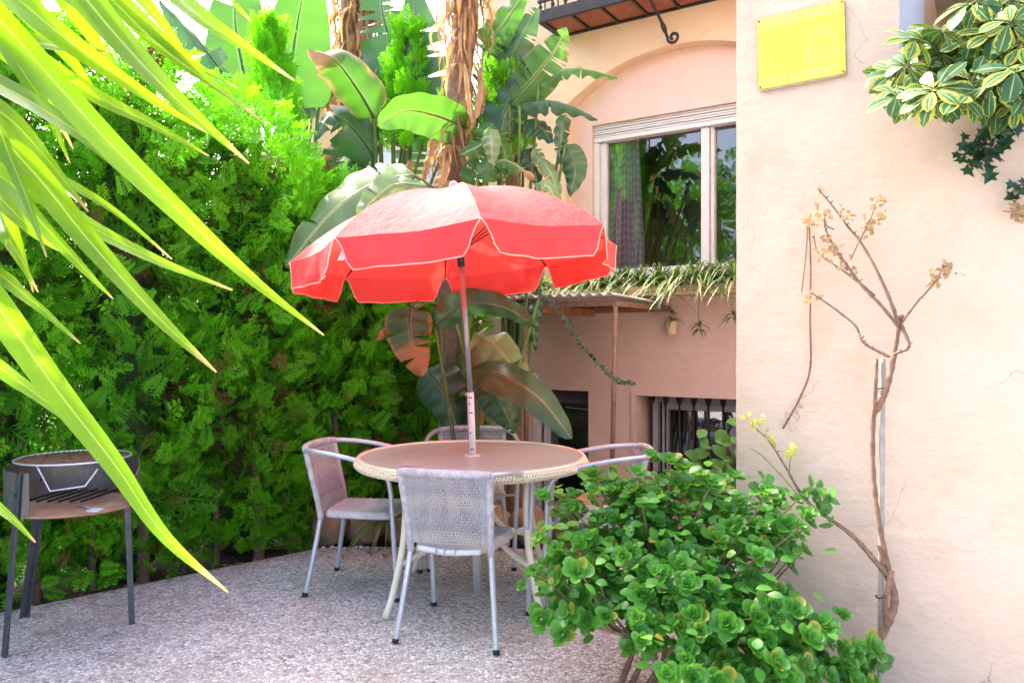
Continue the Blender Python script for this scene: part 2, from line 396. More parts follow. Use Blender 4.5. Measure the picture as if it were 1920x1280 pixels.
# ================================================================ the ground
HD = Vector((0.732, 0.681, 0)); HN = Vector((0.681, -0.732, 0))     # hedge line direction, and its face towards the patio
H0 = Vector((-2.5, 3.92, 0))
def hl(t, o=0.0): return H0 + HD * t + HN * o
LOW = -1.35
def slab(name, poly, z0, z1, mat, label_kind='structure'):
    mb = MB(); n = len(poly)
    a = [mb.vert((x, y, z0)) for x, y in poly]; b = [mb.vert((x, y, z1)) for x, y in poly]
    mb.face(*b)
    for i in range(n): mb.face(a[i], a[(i + 1) % n], b[(i + 1) % n], b[i])
    return tag(mb.build(name, mat, fix=True), kind=label_kind)
mb = MB(); mb.quad((-400, -400, LOW), (400, -400, LOW), (400, 400, LOW), (-400, 400, LOW))
tag(mb.build('ground', M['soil']), kind='structure')
pe = hl(-8.0); pc = hl(1.68)
PATIO = [(pe.x, pe.y), (pc.x, pc.y), (-0.95, 5.10), (-0.2, 5.07), (.35, 5.02), (1.05, 4.62), (2.0, 4.9), (5.5, 2.6), (5.5, -5), (pe.x, -5)]
slab('patio', PATIO, LOW, 0.0, M['pebble'])
slab('planting_bed', [(pe.x, pe.y), (pe.x - 6, pe.y + 6), (-7, 14), (-1.9, 12), (-0.75, 7.2), (-0.95, 5.102), (pc.x, pc.y)], LOW, -0.035, M['soil'])

slab('rockery_strip', [(-0.946, 5.104), (-0.2, 5.074), (.35, 5.024), (1.05, 4.624), (1.45, 5.0), (.45, 5.65), (-0.893, 5.65)], LOW, -0.022, M['soil'])

# ================================================================ the house
house = thing('house', 'pink stucco house with an arched window recess and a small iron balcony', 'house', FA(0, 0, LOW))
def FP(name, mat, parent, boxes, bev=0):      # boxes: (u0,u1,o0,o1,z0,z1) in facade coordinates
    mb = MB()
    for b in boxes: mb.box(*b, fn=FA)
    o = link(name, mb.mesh(name, fix=True), mat)
    if bev: bevel(o, bev)
    if parent is house: put(o, parent)
    else:
        o.parent = parent
    return o
uL = uz(905, 400)[0]; uR = (W0 - F0).dot(U) + .05
BZ = 3.93                                      # underside of the balcony
RO = -0.13                                     # the arched recess lies this far back
# arch from the photograph's outline
arch = [uz(*p) for p in ((1060, 200), (1090, 168), (1150, 128), (1212, 100), (1275, 84), (1372, 77))]
def circ(p, q, r):
    ax, ay = p; bx, by = q; cx, cy = r
    d = 2 * (ax * (by - cy) + bx * (cy - ay) + cx * (ay - by))
    ux = ((ax * ax + ay * ay) * (by - cy) + (bx * bx + by * by) * (cy - ay) + (cx * cx + cy * cy) * (ay - by)) / d
    uy = ((ax * ax + ay * ay) * (cx - bx) + (bx * bx + by * by) * (ax - cx) + (cx * cx + cy * cy) * (bx - ax)) / d
    return ux, uy, math.hypot(ax - ux, ay - uy)
acx, acz, ar = circ(arch[0], arch[2], arch[5])
u_sp = arch[0][0]; z_sp = arch[0][1]
print('arch', acx, acz, ar, 'spring', u_sp, z_sp, 'uL', uL, 'uR', uR)
_, zpl = uz(1320, 556)                        # ledge under the window
ZT = 6.6
mb = MB(); n = 24
ua = [u_sp + (uR + .3 - u_sp) * i / n for i in range(n + 1)]
za = [acz + math.sqrt(max(0, ar * ar - (x - acx) ** 2)) for x in ua]
for i in range(n):
    mb.quad(FA(ua[i], 0, za[i]), FA(ua[i + 1], 0, za[i + 1]), FA(ua[i + 1], 0, ZT), FA(ua[i], 0, ZT))
    mb.quad(FA(ua[i], 0, za[i]), FA(ua[i], RO, za[i]), FA(ua[i + 1], RO, za[i + 1]), FA(ua[i + 1], 0, za[i + 1]))
mb.box(uL, u_sp, -.30, 0, zpl, ZT, fn=FA)
put(mb.build('outer_wall', M['peach'], fix=False), house)
# openings
wu0, wz1 = uz(1110, 236, RO); wu1 = wu0 + 1.62; wz0 = uz(1240, 512, RO)[1]
mb = MB(); T_ = -.32
mb.box(u_sp, wu0, T_, RO, zpl, wz1, fn=FA); mb.box(wu0, wu1, T_, RO, zpl, wz0, fn=FA)
mb.box(wu1, uR + .4, T_, RO, zpl, wz1, fn=FA); mb.box(u_sp, uR + .4, T_, RO, wz1, max(za) + .02, fn=FA)
put(mb.build('recess_wall', M['pink'], fix=True), house)
# lower storey
du1, dz1 = uz(1103, 733); du0 = uz(992, 733)[0]
lu0, lz1 = uz(1193, 741); lu1 = lu0 + 1.35; lz0 = uz(1230, 905)[1]
mb = MB()
mb.box(uL, uR + .4, -.30, 0, dz1, zpl, fn=FA)
mb.box(uL, du0, -.30, 0, LOW, dz1, fn=FA); mb.box(du1, lu0, -.30, 0, LOW, dz1, fn=FA)
mb.box(lu0, lu1, -.30, 0, LOW, lz0, fn=FA); mb.box(lu1, uR + .4, -.30, 0, LOW, dz1, fn=FA)
if lz1 < dz1: mb.box(lu0, lu1, -.30, 0, lz1, dz1, fn=FA)
put(mb.build('lower_wall', M['pink'], fix=True), house)
# raised band round the lower window
FP('window_surround', M['pink'], house, [(lu0 - .035, lu0 - .002, .002, .018, lz0 - .05, lz1 + .03), (lu0 - .002, lu1, .002, .018, lz1 + .002, lz1 + .032)])
# inner dark rooms behind the openings
mb = MB()
def room(u0, u1, z0, z1, d, mat, name):
    mb = MB(); a = T_ - .002
    p = lambda u, o, z: FA(u, o, z)
    mb.quad(p(u0, a - d, z0), p(u1, a - d, z0), p(u1, a - d, z1), p(u0, a - d, z1))
    mb.quad(p(u0, a, z0), p(u1, a, z0), p(u1, a - d, z0), p(u0, a - d, z0))
    mb.quad(p(u0, a, z1), p(u0, a - d, z1), p(u1, a - d, z1), p(u1, a, z1))
    mb.quad(p(u0, a, z0), p(u0, a - d, z0), p(u0, a - d, z1), p(u0, a, z1))
    mb.quad(p(u1, a, z0), p(u1, a, z1), p(u1, a - d, z1), p(u1, a - d, z0))
    return put(mb.build(name, mat), house)
room(wu0 - .7, wu1 + .5, wz0 - .9, wz1 + .1, 3.0, M['room'], 'room_wall')
room(du0 - .3, du1 + .05, LOW, dz1 + .1, 1.6, M['dark'], 'room_wall')
room(lu0 - .1, lu1 + .2, LOW, lz1 + .2, 1.6, M['dark'], 'room_wall')

# ---- upper window with its rolled shutter
win = put(link('upper_window', None), house); win.matrix_parent_inverse = Matrix.Translation(-FA(0, 0, LOW))
def part(name, mat, parent, boxes, bev=.003): return FP(name, mat, parent, boxes, bev)
o0, o1 = RO - .10, RO - .03
zs = uz(1110, 259, RO)[1] ; z_sh = min(wz1 - .005, wz1)
hsh = wz1 - zs
ns = 5
for i in range(ns):
    part('shutter_slat', M['upvc'], win, [(wu0 + .003, wu1 - .003, o0 - .01, o1 + (.006 if i % 2 else 0.0), wz1 - hsh * (i + 1) / ns + .0035, wz1 - hsh * i / ns - .002)], .004)
part('shutter_rail', M['upvc'], win, [(wu0 + .003, wu1 - .003, o0 - .008, o1 + .012, zs - .040, zs - .003)], .005)
zf = zs - .044
um = uz(1311, 400, RO)[0]; um2 = uz(1325, 400, RO)[0]
part('frame', M['upvc'], win, [(wu0 + .003, wu0 + .050, o0, o1 + .01, wz0 + .003, zf), (wu0 + .053, wu0 + .105, o0 - .02, o1 - .02, wz0 + .06, zf - .001),
     (wu0 + .053, wu1 - .06, o0 - .02, o1 - .015, wz0 + .003, wz0 + .057), (wu1 - .057, wu1 - .003, o0, o1 + .01, wz0 + .003, zf)])
part('mullion', M['upvc'], win, [(um, um2 + .004, o0 - .022, o1 - .012, wz0 + .06, zf - .001)])
part('mullion', M['upvc'], win, [(um2 + .008, um2 + .035, o0 - .04, o1 - .04, wz0 + .06, zf - .001)])
for a, b, oo in ((wu0 + .106, um - .001, o0 + .005), (um2 + .036, wu1 - .061, o0 - .012)):
    mb = MB(); mb.quad(FA(a, oo, wz0 + .058), FA(b, oo, wz0 + .058), FA(b, oo, zf), FA(a, oo, zf)); mb.build('pane', M['glass'], win)
part('sill', M['upvc'], house, [(wu0 - .02, wu1 + .02, RO + .002, RO + .05, wz0 - .03, wz0 + .0)])
# curtain and picture inside
cu0 = uz(1142, 400, RO - .2)[0]; cu1 = uz(1206, 400, RO - .2)[0]
mb = MB(); nx, nz_ = 64, 30; cz1 = zf + .1; cz0 = wz0 - .5
for j in range(nz_ + 1):
    for i in range(nx + 1):
        s, q = i / nx, j / nz_
        wd = .58 + .42 * q ** 1.1; mid = cu0 + (cu1 - cu0) * .52
        u = mid + (s - .5) * (cu1 - cu0) * 1.22 * wd
        o = RO - .20 + .03 * math.sin(s * 40 + 1.2 * math.sin(q * 3)) * (.6 + .4 * q) + .012 * math.sin(s * 93)
        mb.vert(FA(u, o, cz1 + (cz0 - cz1) * q), 0, (s, q * 3))
for j in range(nz_):
    for i in range(nx):
        a = j * (nx + 1) + i; mb.face(a, a + 1, a + nx + 2, a + nx + 1)
tag(mb.build('curtain', M['curtain'], smooth=True), 'grey zigzag patterned curtain hanging gathered behind the arched window', 'curtain')
pu0 = uz(1216, 400, RO - 1.2)[0]; pu1 = uz(1246, 400, RO - 1.2)[0]
pt = thing('wall_screen', 'dark flat screen on the wall of the room behind the window', 'screen', FA(pu0, -1.6, wz0 + .4))
b_ = MB(); b_.box(pu0, pu1 + .1, -1.66, -1.60, wz0 + .25, wz0 + .95, fn=FA); put(b_.build('casing', M['black'], fix=True), pt)

# ---- lower door and window
dr = put(link('door', None), house)
part('door_frame', M['upvc'], dr, [(du0 + .003, du0 + .05, -.14, -.06, LOW, dz1 - .003)])
part('door_frame', M['upvc'], dr, [(du0 + .07, du0 + .12, -.19, -.13, LOW, dz1 - .003)])
part('door_leaf', M['dark'], dr, [(du0 + .122, du1 - .003, -.22, -.17, LOW, dz1 - .003)])
mb = MB(); mb.quad(FA(du0 + .2, -.168, LOW + .3), FA(du1 - .06, -.168, LOW + .3), FA(du1 - .06, -.168, dz1 - .12), FA(du0 + .2, -.168, dz1 - .12)); mb.build('pane', M['glass'], dr)
lw = put(link('lower_window', None), house)
part('frame', M['shaded_frame'], lw, [(lu0 + .05, lu0 + .10, -.27, -.20, lz0 + .003, lz1 - .003), (lu0 + .103, lu1, -.27, -.20, lz1 - .06, lz1 - .003)])
part('frame', M['shaded_frame'], lw, [(lu0 + .125, lu0 + .175, -.30, -.23, lz0 + .003, lz1 - .062), (lu0 + .176, lu1, -.30, -.23, lz0 + .003, lz0 + .06), (lu0 + .176, lu1, -.30, -.23, lz1 - .12, lz1 - .064)])
part('frame', M['shaded_frame'], lw, [(lu0 + .42, lu0 + .435, -.31, -.285, lz0 + .06, lz1 - .121)])
mb = MB(); mb.quad(FA(lu0 + .176, -.265, lz0 + .06), FA(lu1, -.265, lz0 + .06), FA(lu1, -.265, lz1 - .12), FA(lu0 + .176, -.265, lz1 - .12)); mb.build('pane', M['glass'], lw)
part('sill', M['dark'], lw, [(lu0 - .02, lu1, .003, .07, lz0 - .06, lz0 - .002)])
gr = thing('window_grille', 'black wrought iron grille with scrolls across the lower window', 'grille', FA(lu0, -.06, lz0))
def gput(mb, name): return put(mb.build(name, M['iron'], smooth=True), gr)
for i in range(8):
    uu = lu0 + .10 + i * .115
    if uu > lu1: break
    mb = MB(); mb.tube([FA(uu, -.08, z) for z in (lz0 + .002, lz1 - .075)], .008, 8)
    zc = lz1 - .055                                         # flared head
    mb.tube([FA(uu, -.08, lz1 - z) for z in (.078, .06, .045, .02, .006)], [.008, .012, .02, .026, .030], 8)
    gput(mb, 'bar')
for zz in (lz0 + .06,):
    mb = MB(); mb.box(lu0 + .003, lu1 - .003, -.092, -.068, zz, zz + .015, fn=FA); put(mb.build('rail', M['iron'], fix=True), gr)
def scroll(uc, zc, r, sgn):
    mb = MB(); pts = []
    for i in range(26):
        a = i / 25 * 2.6 * math.pi; q = r * (1 - .72 * i / 25)
        pts.append(FA(uc + sgn * q * math.cos(a), -.08, zc + q * math.sin(a)))
    mb.tube(pts, .005, 6); gput(mb, 'scroll')
for q in range(4):
    zc = lz1 - .19 - q * .17
    if zc < lz0 + .1: break
    scroll(lu0 + .60, zc, .038, 1); scroll(lu0 + .50, zc - .06, .038, -1)

# ---- balcony
bal = put(link('balcony', None), house)
bu0 = -.93; bu1 = uR + .3; bo = .38
FP('slab_frame', M['iron'], bal, [(bu0, bu1, bo - .03, bo, BZ - .012, BZ + .085), (bu0, bu0 + .03, .004, bo - .031, BZ - .012, BZ + .085), (bu0 + .031, bu1, .004, .03, BZ - .012, BZ + .02)], .004)
nb = 9; step = .255
for i in range(nb):
    a = bu0 + .032 + i * step
    FP('crossbar', M['iron'], bal, [(a, a + .018, .032, bo - .032, BZ - .010, BZ + .03)])
    FP('tile', M['tile'], bal, [(a + .021, a + step - .003, .032, bo - .032, BZ + .004, BZ + .034)], .003)
FP('balcony_floor', M['cream'], bal, [(bu0 + .032, bu1, .005, bo - .032, BZ + .037, BZ + .082)])
FP('rail', M['iron'], bal, [(bu0, bu1, bo - .028, bo - .004, BZ + .15, BZ + .17)])
FP('rail', M['iron'], bal, [(bu0, bu1, bo - .036, bo + .004, BZ + 1.0, BZ + 1.03)])
mbv = MB()
for (z, r) in ((0, .012), (.03, .012), (.04, .020), (.055, .012), (.2, .008), (.22, .017), (.24, .008), (.9, .008)): pass
zz = [BZ + .086, BZ + .10, BZ + .115, BZ + .13, BZ + .149]; rr = [.010, .010, .020, .010, .008]
k_ = 0
while bu0 + .02 + k_ * .115 < bu1:
    mb = MB(); uu = bu0 + .02 + k_ * .115
    mb.tube([FA(uu, bo - .016, z) for z in zz] + [FA(uu, bo - .016, BZ + .30), FA(uu, bo - .016, BZ + .34), FA(uu, bo - .016, BZ + .38), FA(uu, bo - .016, BZ + 1.0)], rr + [.008, .018, .008, .008], 8)
    mb.build('baluster', M['iron'], bal, smooth=True); k_ += 1
for k_ in range(3):
    mb = MB(); oo = .06 + k_ * .11
    mb.tube([FA(bu0 + .014, oo, z) for z in zz] + [FA(bu0 + .014, oo, BZ + 1.0)], rr + [.008], 8); mb.build('baluster', M['iron'], bal, smooth=True)
# hanging iron scroll under the balcony
su = uz(1262, 20)[0]
br = put(link('scroll_bracket', None), house); mb = MB()
pts = [FA(su - .05, bo - .02, BZ - .014), FA(su - .045, .30, BZ - .06), FA(su - .02, .20, BZ - .15), FA(su, .12, BZ - .25)]
pts = crom(pts, 14)
e = pts[-1]
for i in range(1, 22):
    a = i / 21 * 2.4 * math.pi; q = .048 * (1 - .7 * i / 21)
    pts.append(e + U * (.048 - q * math.cos(a)) + Vector((0, 0, -q * math.sin(a) - .01)))
mb.tube(pts, [.012] * 10 + [.020, .020] + [.012] * (len(pts) - 12), 8); mb.build('scroll', M['iron'], br, smooth=True)

# ---- planter ledge under the window
lg0 = uz(985, 500)[0]
pl = thing('window_planter', 'peach stucco planter trough built along the wall under the window', 'planter', FA(lg0, 0, zpl))
mb = MB(); zt_ = zpl + .075; ot = .30
mb.box(lg0, uR, .004, ot, zpl + .002, zpl + .03, fn=FA); mb.box(lg0, uR, ot - .04, ot, zpl + .031, zt_, fn=FA)
mb.box(lg0, lg0 + .04, .004, ot - .041, zpl + .031, zt_, fn=FA)
put(bevel(mb.build('trough', M['peach'], fix=True), .012), pl)
mb = MB(); mb.box(lg0 + .041, uR, .005, ot - .042, zpl + .032, zt_ - .02, fn=FA); put(mb.build('potting_soil', M['soil'], fix=True), pl)
def tuft(mb, base, n, L, Rr, spread=1.0, wd=.006, fwd=None, up=.75):
    for _ in range(n):
        a = Rr.uniform(0, 2 * math.pi); el = Rr.uniform(.15, 1.0) * up * math.pi / 2
        h = Vector((math.cos(a), math.sin(a), 0)) * spread
        if fwd is not None and h.dot(fwd) < -.2: h = h - 1.4 * fwd * h.dot(fwd)
        d = (h * math.cos(el) + Vector((0, 0, math.sin(el)))).normalized()
        l = L * Rr.uniform(.55, 1.15); side = d.cross(Vector((0, 0, 1)))
        side = side.normalized() if side.length > .05 else Vector((1, 0, 0))
        t = Rr.random(); dr_ = 1.0 if Rr.random() < .08 else 0.0; ww = wd * Rr.uniform(.7, 1.3)
        prev = None
        for i in range(7):
            s = i / 6
            c = base + d * l * s + Vector((0, 0, -1)) * l * .75 * s ** 2.2 * (1 + .4 * Rr.random() * 0)
            w_ = ww * (1 - s ** 2.5) * (.6 + .8 * min(1, s * 4)) 
            cur = (mb.vert(c - side * w_, t, (0, 0), dr_), mb.vert(c + side * w_, t, (0, 0), dr_))
            if prev: mb.face(prev[0], prev[1], cur[1], cur[0])
            prev = cur
RR = random.Random(11)
span = uR - lg0 - .06
for i in range(17):
    uu = lg0 + .05 + span * (i + .5) / 17 + RR.uniform(-.02, .02)
    mb = MB(); b0 = FA(uu, .20 + RR.uniform(-.10, .07), zt_ - .01)
    tuft(mb, b0, 100, .46 if i > 3 else .38, RR, fwd=NO, wd=.007, up=.95)
    tag(mb.build('spider_plant', M['spider']), 'arching grassy spider plant growing in the window planter trough', 'plant', 'spider plants in the window planter')
# small pot hung on the wall and a plantlet dangling on its runner
hp = FA(uz(1268, 615)[0], .10, uz(1268, 627)[1])
pot = thing('hanging_pot', 'small pale flower pot fixed to the pink wall below the planter', 'pot', hp)
mb = MB(); mb.tube([hp, hp + Vector((0, 0, .012)), hp + Vector((0, 0, .085)), hp + Vector((0, 0, .10))], [.030, .034, .045, .048], 14); put(mb.build('pot_body', M['peach'], smooth=False), pot)
mb = MB(); mb.box(-.012, .012, -.004, .06, 0, .02, fn=lambda x, y, z: hp + U * x + NI * (y + .03) + Vector((0, 0, z + .04))); put(mb.build('bracket', M['rust'], fix=True), pot)
mb = MB(); tuft(mb, hp + Vector((0, 0, .10)), 30, .13, RR, wd=.005); tuft(mb, hp + Vector((0, 0, .16)), 16, .11, RR, wd=.005, up=.9)
tag(mb.build('spider_plant', M['spider']), 'little spider plant in the hanging wall pot', 'plant')
for px, py, py0 in ((1312, 612, 555), (1374, 590, 552)):
    a = FA(uz(px, py0, .30)[0], .30, uz(px, py0, .3)[1]); b = FA(uz(px, py, .24)[0], .24, uz(px, py, .24)[1])
    mb = MB(); mb.tube(crom([a, a.lerp(b, .5) + NO * .03, b], 8), .0022, 5)
    tuft(mb, b, 26, .13, RR, wd=.005, up=.9); tuft(mb, b + Vector((0, 0, -.02)), 12, .12, RR, wd=.005, up=.2)
    tag(mb.build('spider_plantlet', M['spider']), 'spider plantlet dangling from the planter on a thin runner' + (' beside the hanging pot' if px < 1340 else ' at the cream wall edge'), 'plant')

# ---- corrugated lean-to roof under the planter
aw = thing('corrugated_awning', 'weathered corrugated sheet lean-to roof on rusty posts below the window', 'awning', FA(0, 1.0, 0))
au0, au1 = -1.25, uz(1262, 561)[0]; az = zpl - .06
mb = MB(); nx = 120; rows = 6
pit = .076
for j in range(rows + 1):
    for i in range(nx + 1):
        u = au0 + (au1 - au0) * i / nx; o = .012 + 1.03 * j / rows
        z = az + .012 * math.sin(2 * math.pi * u / pit) + .05 * (o - .5) * .6 + .02
        mb.vert(FA(u, o, z))
for j in range(rows):
    for i in range(nx):
        a = j * (nx + 1) + i; mb.face(a, a + 1, a + nx + 2, a + nx + 1)
o = mb.build('roof_sheet', M['sheet'], smooth=True); sm = o.modifiers.new('thick', 'SOLIDIFY'); sm.thickness = .004; put(o, aw)
def awp(name, boxes, mat): 
    mb = MB()
    for b in boxes: mb.box(*b, fn=FA)
    return put(bevel(mb.build(name, mat, fix=True), .003), aw)
awp('beam', [(au1 - .05, au1 - .01, .012, 1.0, az - .045, az - .01)], M['rust'])
awp('beam', [(au0, au1 - .055, .94, .98, az - .04, az - .002)], M['rust'])
awp('beam', [(au0, au1 - .055, .03, .075, az - .05, az - .012)], M['wood'])
awp('beam', [(-.62, -.56, .08, .935, az - .075, az - .02)], M['wood'])
for uu in (au1 - .03, -.66):
    mb = MB(); a = FA(uu, .99, az - .046); g = Vector((a.x, a.y, -.024)); lean = U * (-.035 if uu > 0 else 0)
    mb.tube([g + lean, a], .017, 10); put(mb.build('post', M['rust'], smooth=True), aw)
# wire tied to the post
a = FA(au1 - .05, .98, 0); d = a.y
mb = MB(); mb.tube(crom([P(1156, 766, d), P(1110, 768, d + .35), P(1060, 763, d + .7)], 10), .0022, 5)
tag(mb.build('tie_wire', M['cane']), 'thin slack wire tied to the rusty awning post', 'wire')
# trailing creeper
mb = MB(); pts = crom([P(1005, 540, 5.2), P(1060, 600, 5.1), P(1110, 672, 5.02), P(1150, 706, 4.98), P(1186, 718, 4.96)], 34); mb.tube(pts, .003, 5)
def small_leaf(mb, c, d, n_, L, W_, t=0.0, dry=0.0, cup=.15, seg=4, ob=1.0):
    d = d.normalized(); s = d.cross(n_).normalized() if d.cross(n_).length > 1e-4 else d.orthogonal().normalized(); n2 = s.cross(d)
    L_, R_, Mi = [], [], []
    for i in range(seg + 1):
        q = i / seg; w_ = W_ * math.sin(math.pi * min(.97, q ** ob * .93 + .04)) ** .75 if 0 < i < seg else W_ * .06
        m = c + d * L * q - n2 * L * .25 * q * q * 1.0
        Mi.append(mb.vert(m, t, (q, .5), dry)); L_.append(mb.vert(m - s * w_ + n2 * w_ * cup, t, (q, .02), dry)); R_.append(mb.vert(m + s * w_ + n2 * w_ * cup, t, (q, .98), dry))
    for i in range(seg):
        mb.face(L_[i], Mi[i], Mi[i + 1], L_[i + 1]); mb.face(Mi[i], R_[i], R_[i + 1], Mi[i + 1])
for i, p in enumerate(pts):
    for q in range(2):
        d = Vector((RR.uniform(-1, 1), RR.uniform(-.5, .2), RR.uniform(-.6, .5)))
        small_leaf(mb, p, d, Vector((0, -1, .3)), .035 * RR.uniform(.6, 1.2), .011, RR.random())
tag(mb.build('creeper', M['ivy']), 'thin leafy creeper trailing diagonally from the awning across its post', 'vine')

# ================================================================ the cream wing
wing = thing('house_wing', 'cream plastered house wing with cracked paint and a pillar', 'building', WA(0, 0, 0))
def WP(name, mat, boxes, parent=wing, bev=0):
    mb = MB()
    for b in boxes: mb.box(*b, fn=WA)
    o = mb.build(name, mat, fix=True)
    if bev: bevel(o, bev, 3)
    return put(o, parent)
pu = wz(1687, 60)[0]; pz = wz(1800, 175)[1]
mb = MB()
# front face as a slightly uneven plaster sheet with a rough left corner
nx, nz_ = 60, 90
def wall_pt(u, z):
    q = WA(u, 0, z)
    b = noise.noise(q * 1.1) * .010 + noise.noise(q * 3.1) * .004 + noise.noise(q * 11) * .0012
    e = noise.noise(Vector((z * 6, 3, 1))) * .003 + noise.noise(Vector((z * 25, 9, 1))) * .0015
    k_ = max(0, 1 - u / .05)
    return WA(u + (e if u < .001 else 0), b * min(1, u / .08 + .15) - .004 * k_ * k_, z)
us = [0, .01, .03, .05] + [.05 + (pu - .05) * i / 24 for i in range(1, 25)]
def sheet(mb, us, zs):
    idx = [[mb.vert(wall_pt(u, z)) for u in us] for z in zs]
    for j in range(len(zs) - 1):
        for i in range(len(us) - 1): mb.face(idx[j][i], idx[j][i + 1], idx[j + 1][i + 1], idx[j + 1][i])
zs1 = [LOW] + [-.1 + (pz + .1) * i / 60 for i in range(61)]; zs2 = [pz + (5.0 - pz) * i / 40 for i in range(41)]
sheet(mb, us, zs1 + zs2[1:])
us2 = [pu + 3.6 * i / 80 for i in range(81)]
sheet(mb, us2, zs1)
# side return to the main house
dep = C_F - C_W + .02
mb.quad(WA(0, -.004, LOW), WA(0, -.004, 5.0), WA(0, -dep, 5.0), WA(0, -dep, LOW))
mb.quad(WA(pu, wall_pt(pu, pz)[0] * 0, pz), WA(pu + 3.6, 0, pz), WA(pu + 3.6, -.25, pz), WA(pu, -.25, pz))
put(mb.build('wall', M['cream'], smooth=True), wing)
mb = MB(); mb.quad(WA(pu - .001, 0.004, pz - .02), WA(pu - .001, .004, 5.0), WA(pu - .001, -1.15, 5.0), WA(pu - .001, -1.15, pz - .02))
put(mb.build('pillar_face', M['whiteblue']), wing)  # wall-coloured side; its pale blue cast in this light is put into colour
WP('porch_wall', M['peach'], [(pu - .1, pu + 4, -2.3, -2.1, pz - 1.4, 5.0)])
WP('porch_ceiling', M['cream'], [(pu + .001, pu + 4, -2.09, -.9, 3.35, 3.5)])
WP('porch_floor', M['tile'], [(pu + .001, pu + 4, -2.09, -.26, pz - 1.5, pz - 1.4)])

# ---- alarm sign
sg0 = wz(1421, 100)[0]; sg1 = wz(1587, 80)[0]; szt = wz(1504, 20)[1]; szb = wz(1504, 157)[1]
cu_, cz_ = (sg0 + sg1) / 2, (szt + szb) / 2; hw, hh = (sg1 - sg0) / 2, (szt - szb) / 2
sign = thing('alarm_sign', 'faded yellow alarm warning sign screwed to the cream wall', 'sign', WA(cu_, .02, cz_))
SK = math.radians(1.2)                               # hangs a little crooked
def SG(x, o, z): return WA(cu_ + x * math.cos(SK) - z * math.sin(SK), .014 + o, cz_ + z * math.cos(SK) + x * math.sin(SK))
k = NT('sign_yellow'); v = k.coord()
c = k.mix(k.ramp(k.noise(6, 5, .6, v), [(.3, 0.0), (.7, 1.0)]), (.64, .55, .035), (.68, .60, .08)); k.col(c); k.set(.45); M['sign'] = k.m
M['sign_band'] = paint('sign_band', (.62, .54, .10), .5, var=.05, bump=0); M['sign_text'] = paint('sign_letter', (.74, .66, .22), .5, var=.03, bump=0)
M['sign_ink'] = paint('sign_faded_ink', (.56, .48, .07), .5, var=.06, bump=0); M['sign_edge'] = paint('sign_edge', (.42, .33, .20), .6, .3, var=.3, bump=.2)
def spart(name, mat, polys, o0, o1):
    mb = MB()
    for pl_ in polys:
        n = len(pl_); a = [mb.vert(SG(x, o0, z)) for x, z in pl_]; b = [mb.vert(SG(x, o1, z)) for x, z in pl_]
        mb.face(*b)
        for i in range(n): mb.face(a[i], a[(i + 1) % n], b[(i + 1) % n], b[i])
    return put(mb.build(name, mat, fix=True), sign)
def rrect(x0, x1, z0, z1, r, n=5):
    out = []
    for cx, cz, a0 in ((x1 - r, z1 - r, 0), (x0 + r, z1 - r, 90), (x0 + r, z0 + r, 180), (x1 - r, z0 + r, 270)):
        for i in range(n): a = math.radians(a0 + 90 * i / (n - 1)); out.append((cx + r * math.cos(a), cz + r * math.sin(a)))
    return out
spart('edge', M['sign_edge'], [rrect(-hw, hw, -hh - .004, hh, .012)], -.012, -.001)
spart('plate', M['sign'], [rrect(-hw + .004, hw - .003, -hh + .004, hh - .003, .012)], -.001, .002)
spart('band', M['sign_band'], [[(-hw + .005, hh * .66), (hw - .004, hh * .66), (hw - .006, hh - .006), (-hw + .007, hh - .006)]], .002, .0024)
spart('line', M['sign_ink'], [[(-hw + .006, -hh * .63), (hw - .006, -hh * .63), (hw - .006, -hh * .615), (-hw + .006, -hh * .615)]], .002, .0024)
em = [(hw * (.10 + .80 * i / 20), -hh * .52 + hh * 1.0 * math.sin(math.pi * (.12 + .80 * i / 20)) ** .8) for i in range(21)]
spart('emblem', M['sign_band'], [[(hw * .10, -hh * .56)] + em + [(hw * .90, -hh * .56)]], .002, .0024)
em2 = [(hw * (.52 + .17 * math.cos(a)), -hh * .02 + hh * .17 * math.sin(a)) for a in [2 * math.pi * i / 16 for i in range(16)]]
spart('emblem', M['sign_ink'], [em2], .0026, .0029)
def text(s, x, z, size, mat, w=None, o=.0026):
    cu = bpy.data.curves.new('lettering', 'FONT'); cu.body = s; cu.size = size; cu.align_x = 'LEFT'; cu.extrude = 0
    to = bpy.data.objects.new('lettering', cu); C.objects.link(to); bpy.context.view_layer.update()
    me = bpy.data.meshes.new_from_object(to); bpy.data.objects.remove(to)
    xs = [q.co.x for q in me.vertices]; sx_ = (w / (max(xs) - min(xs))) if w else 1
    for q in me.vertices: q.co = SG(x + (q.co.x - min(xs)) * sx_, o, z + q.co.y)
    return put(link('lettering', me, mat), sign)
text('CONECTADA', -hw * .88, hh * .70, .050, M['sign_text'], hw * 1.72)
text('ALARMAS', -hw * .88, hh * .36, .032, M['sign_ink'], hw * .80)
text('937 202 0', -hw * .88, -hh * .54, .034, M['sign_ink'], hw * .82)
text('PROTEGIDO', -hw * .88, -hh * .93, .050, M['sign_text'], hw * 1.72)
for x, z in ((-hw + .012, hh - .012), (hw - .012, hh - .012), (hw - .012, -hh + .012), (-hw + .012, -hh + .012)):
    mb = MB(); mb.tube([SG(x, .002, z), SG(x, .005, z)], .004, 8); put(mb.build('screw', M['rust']), sign)

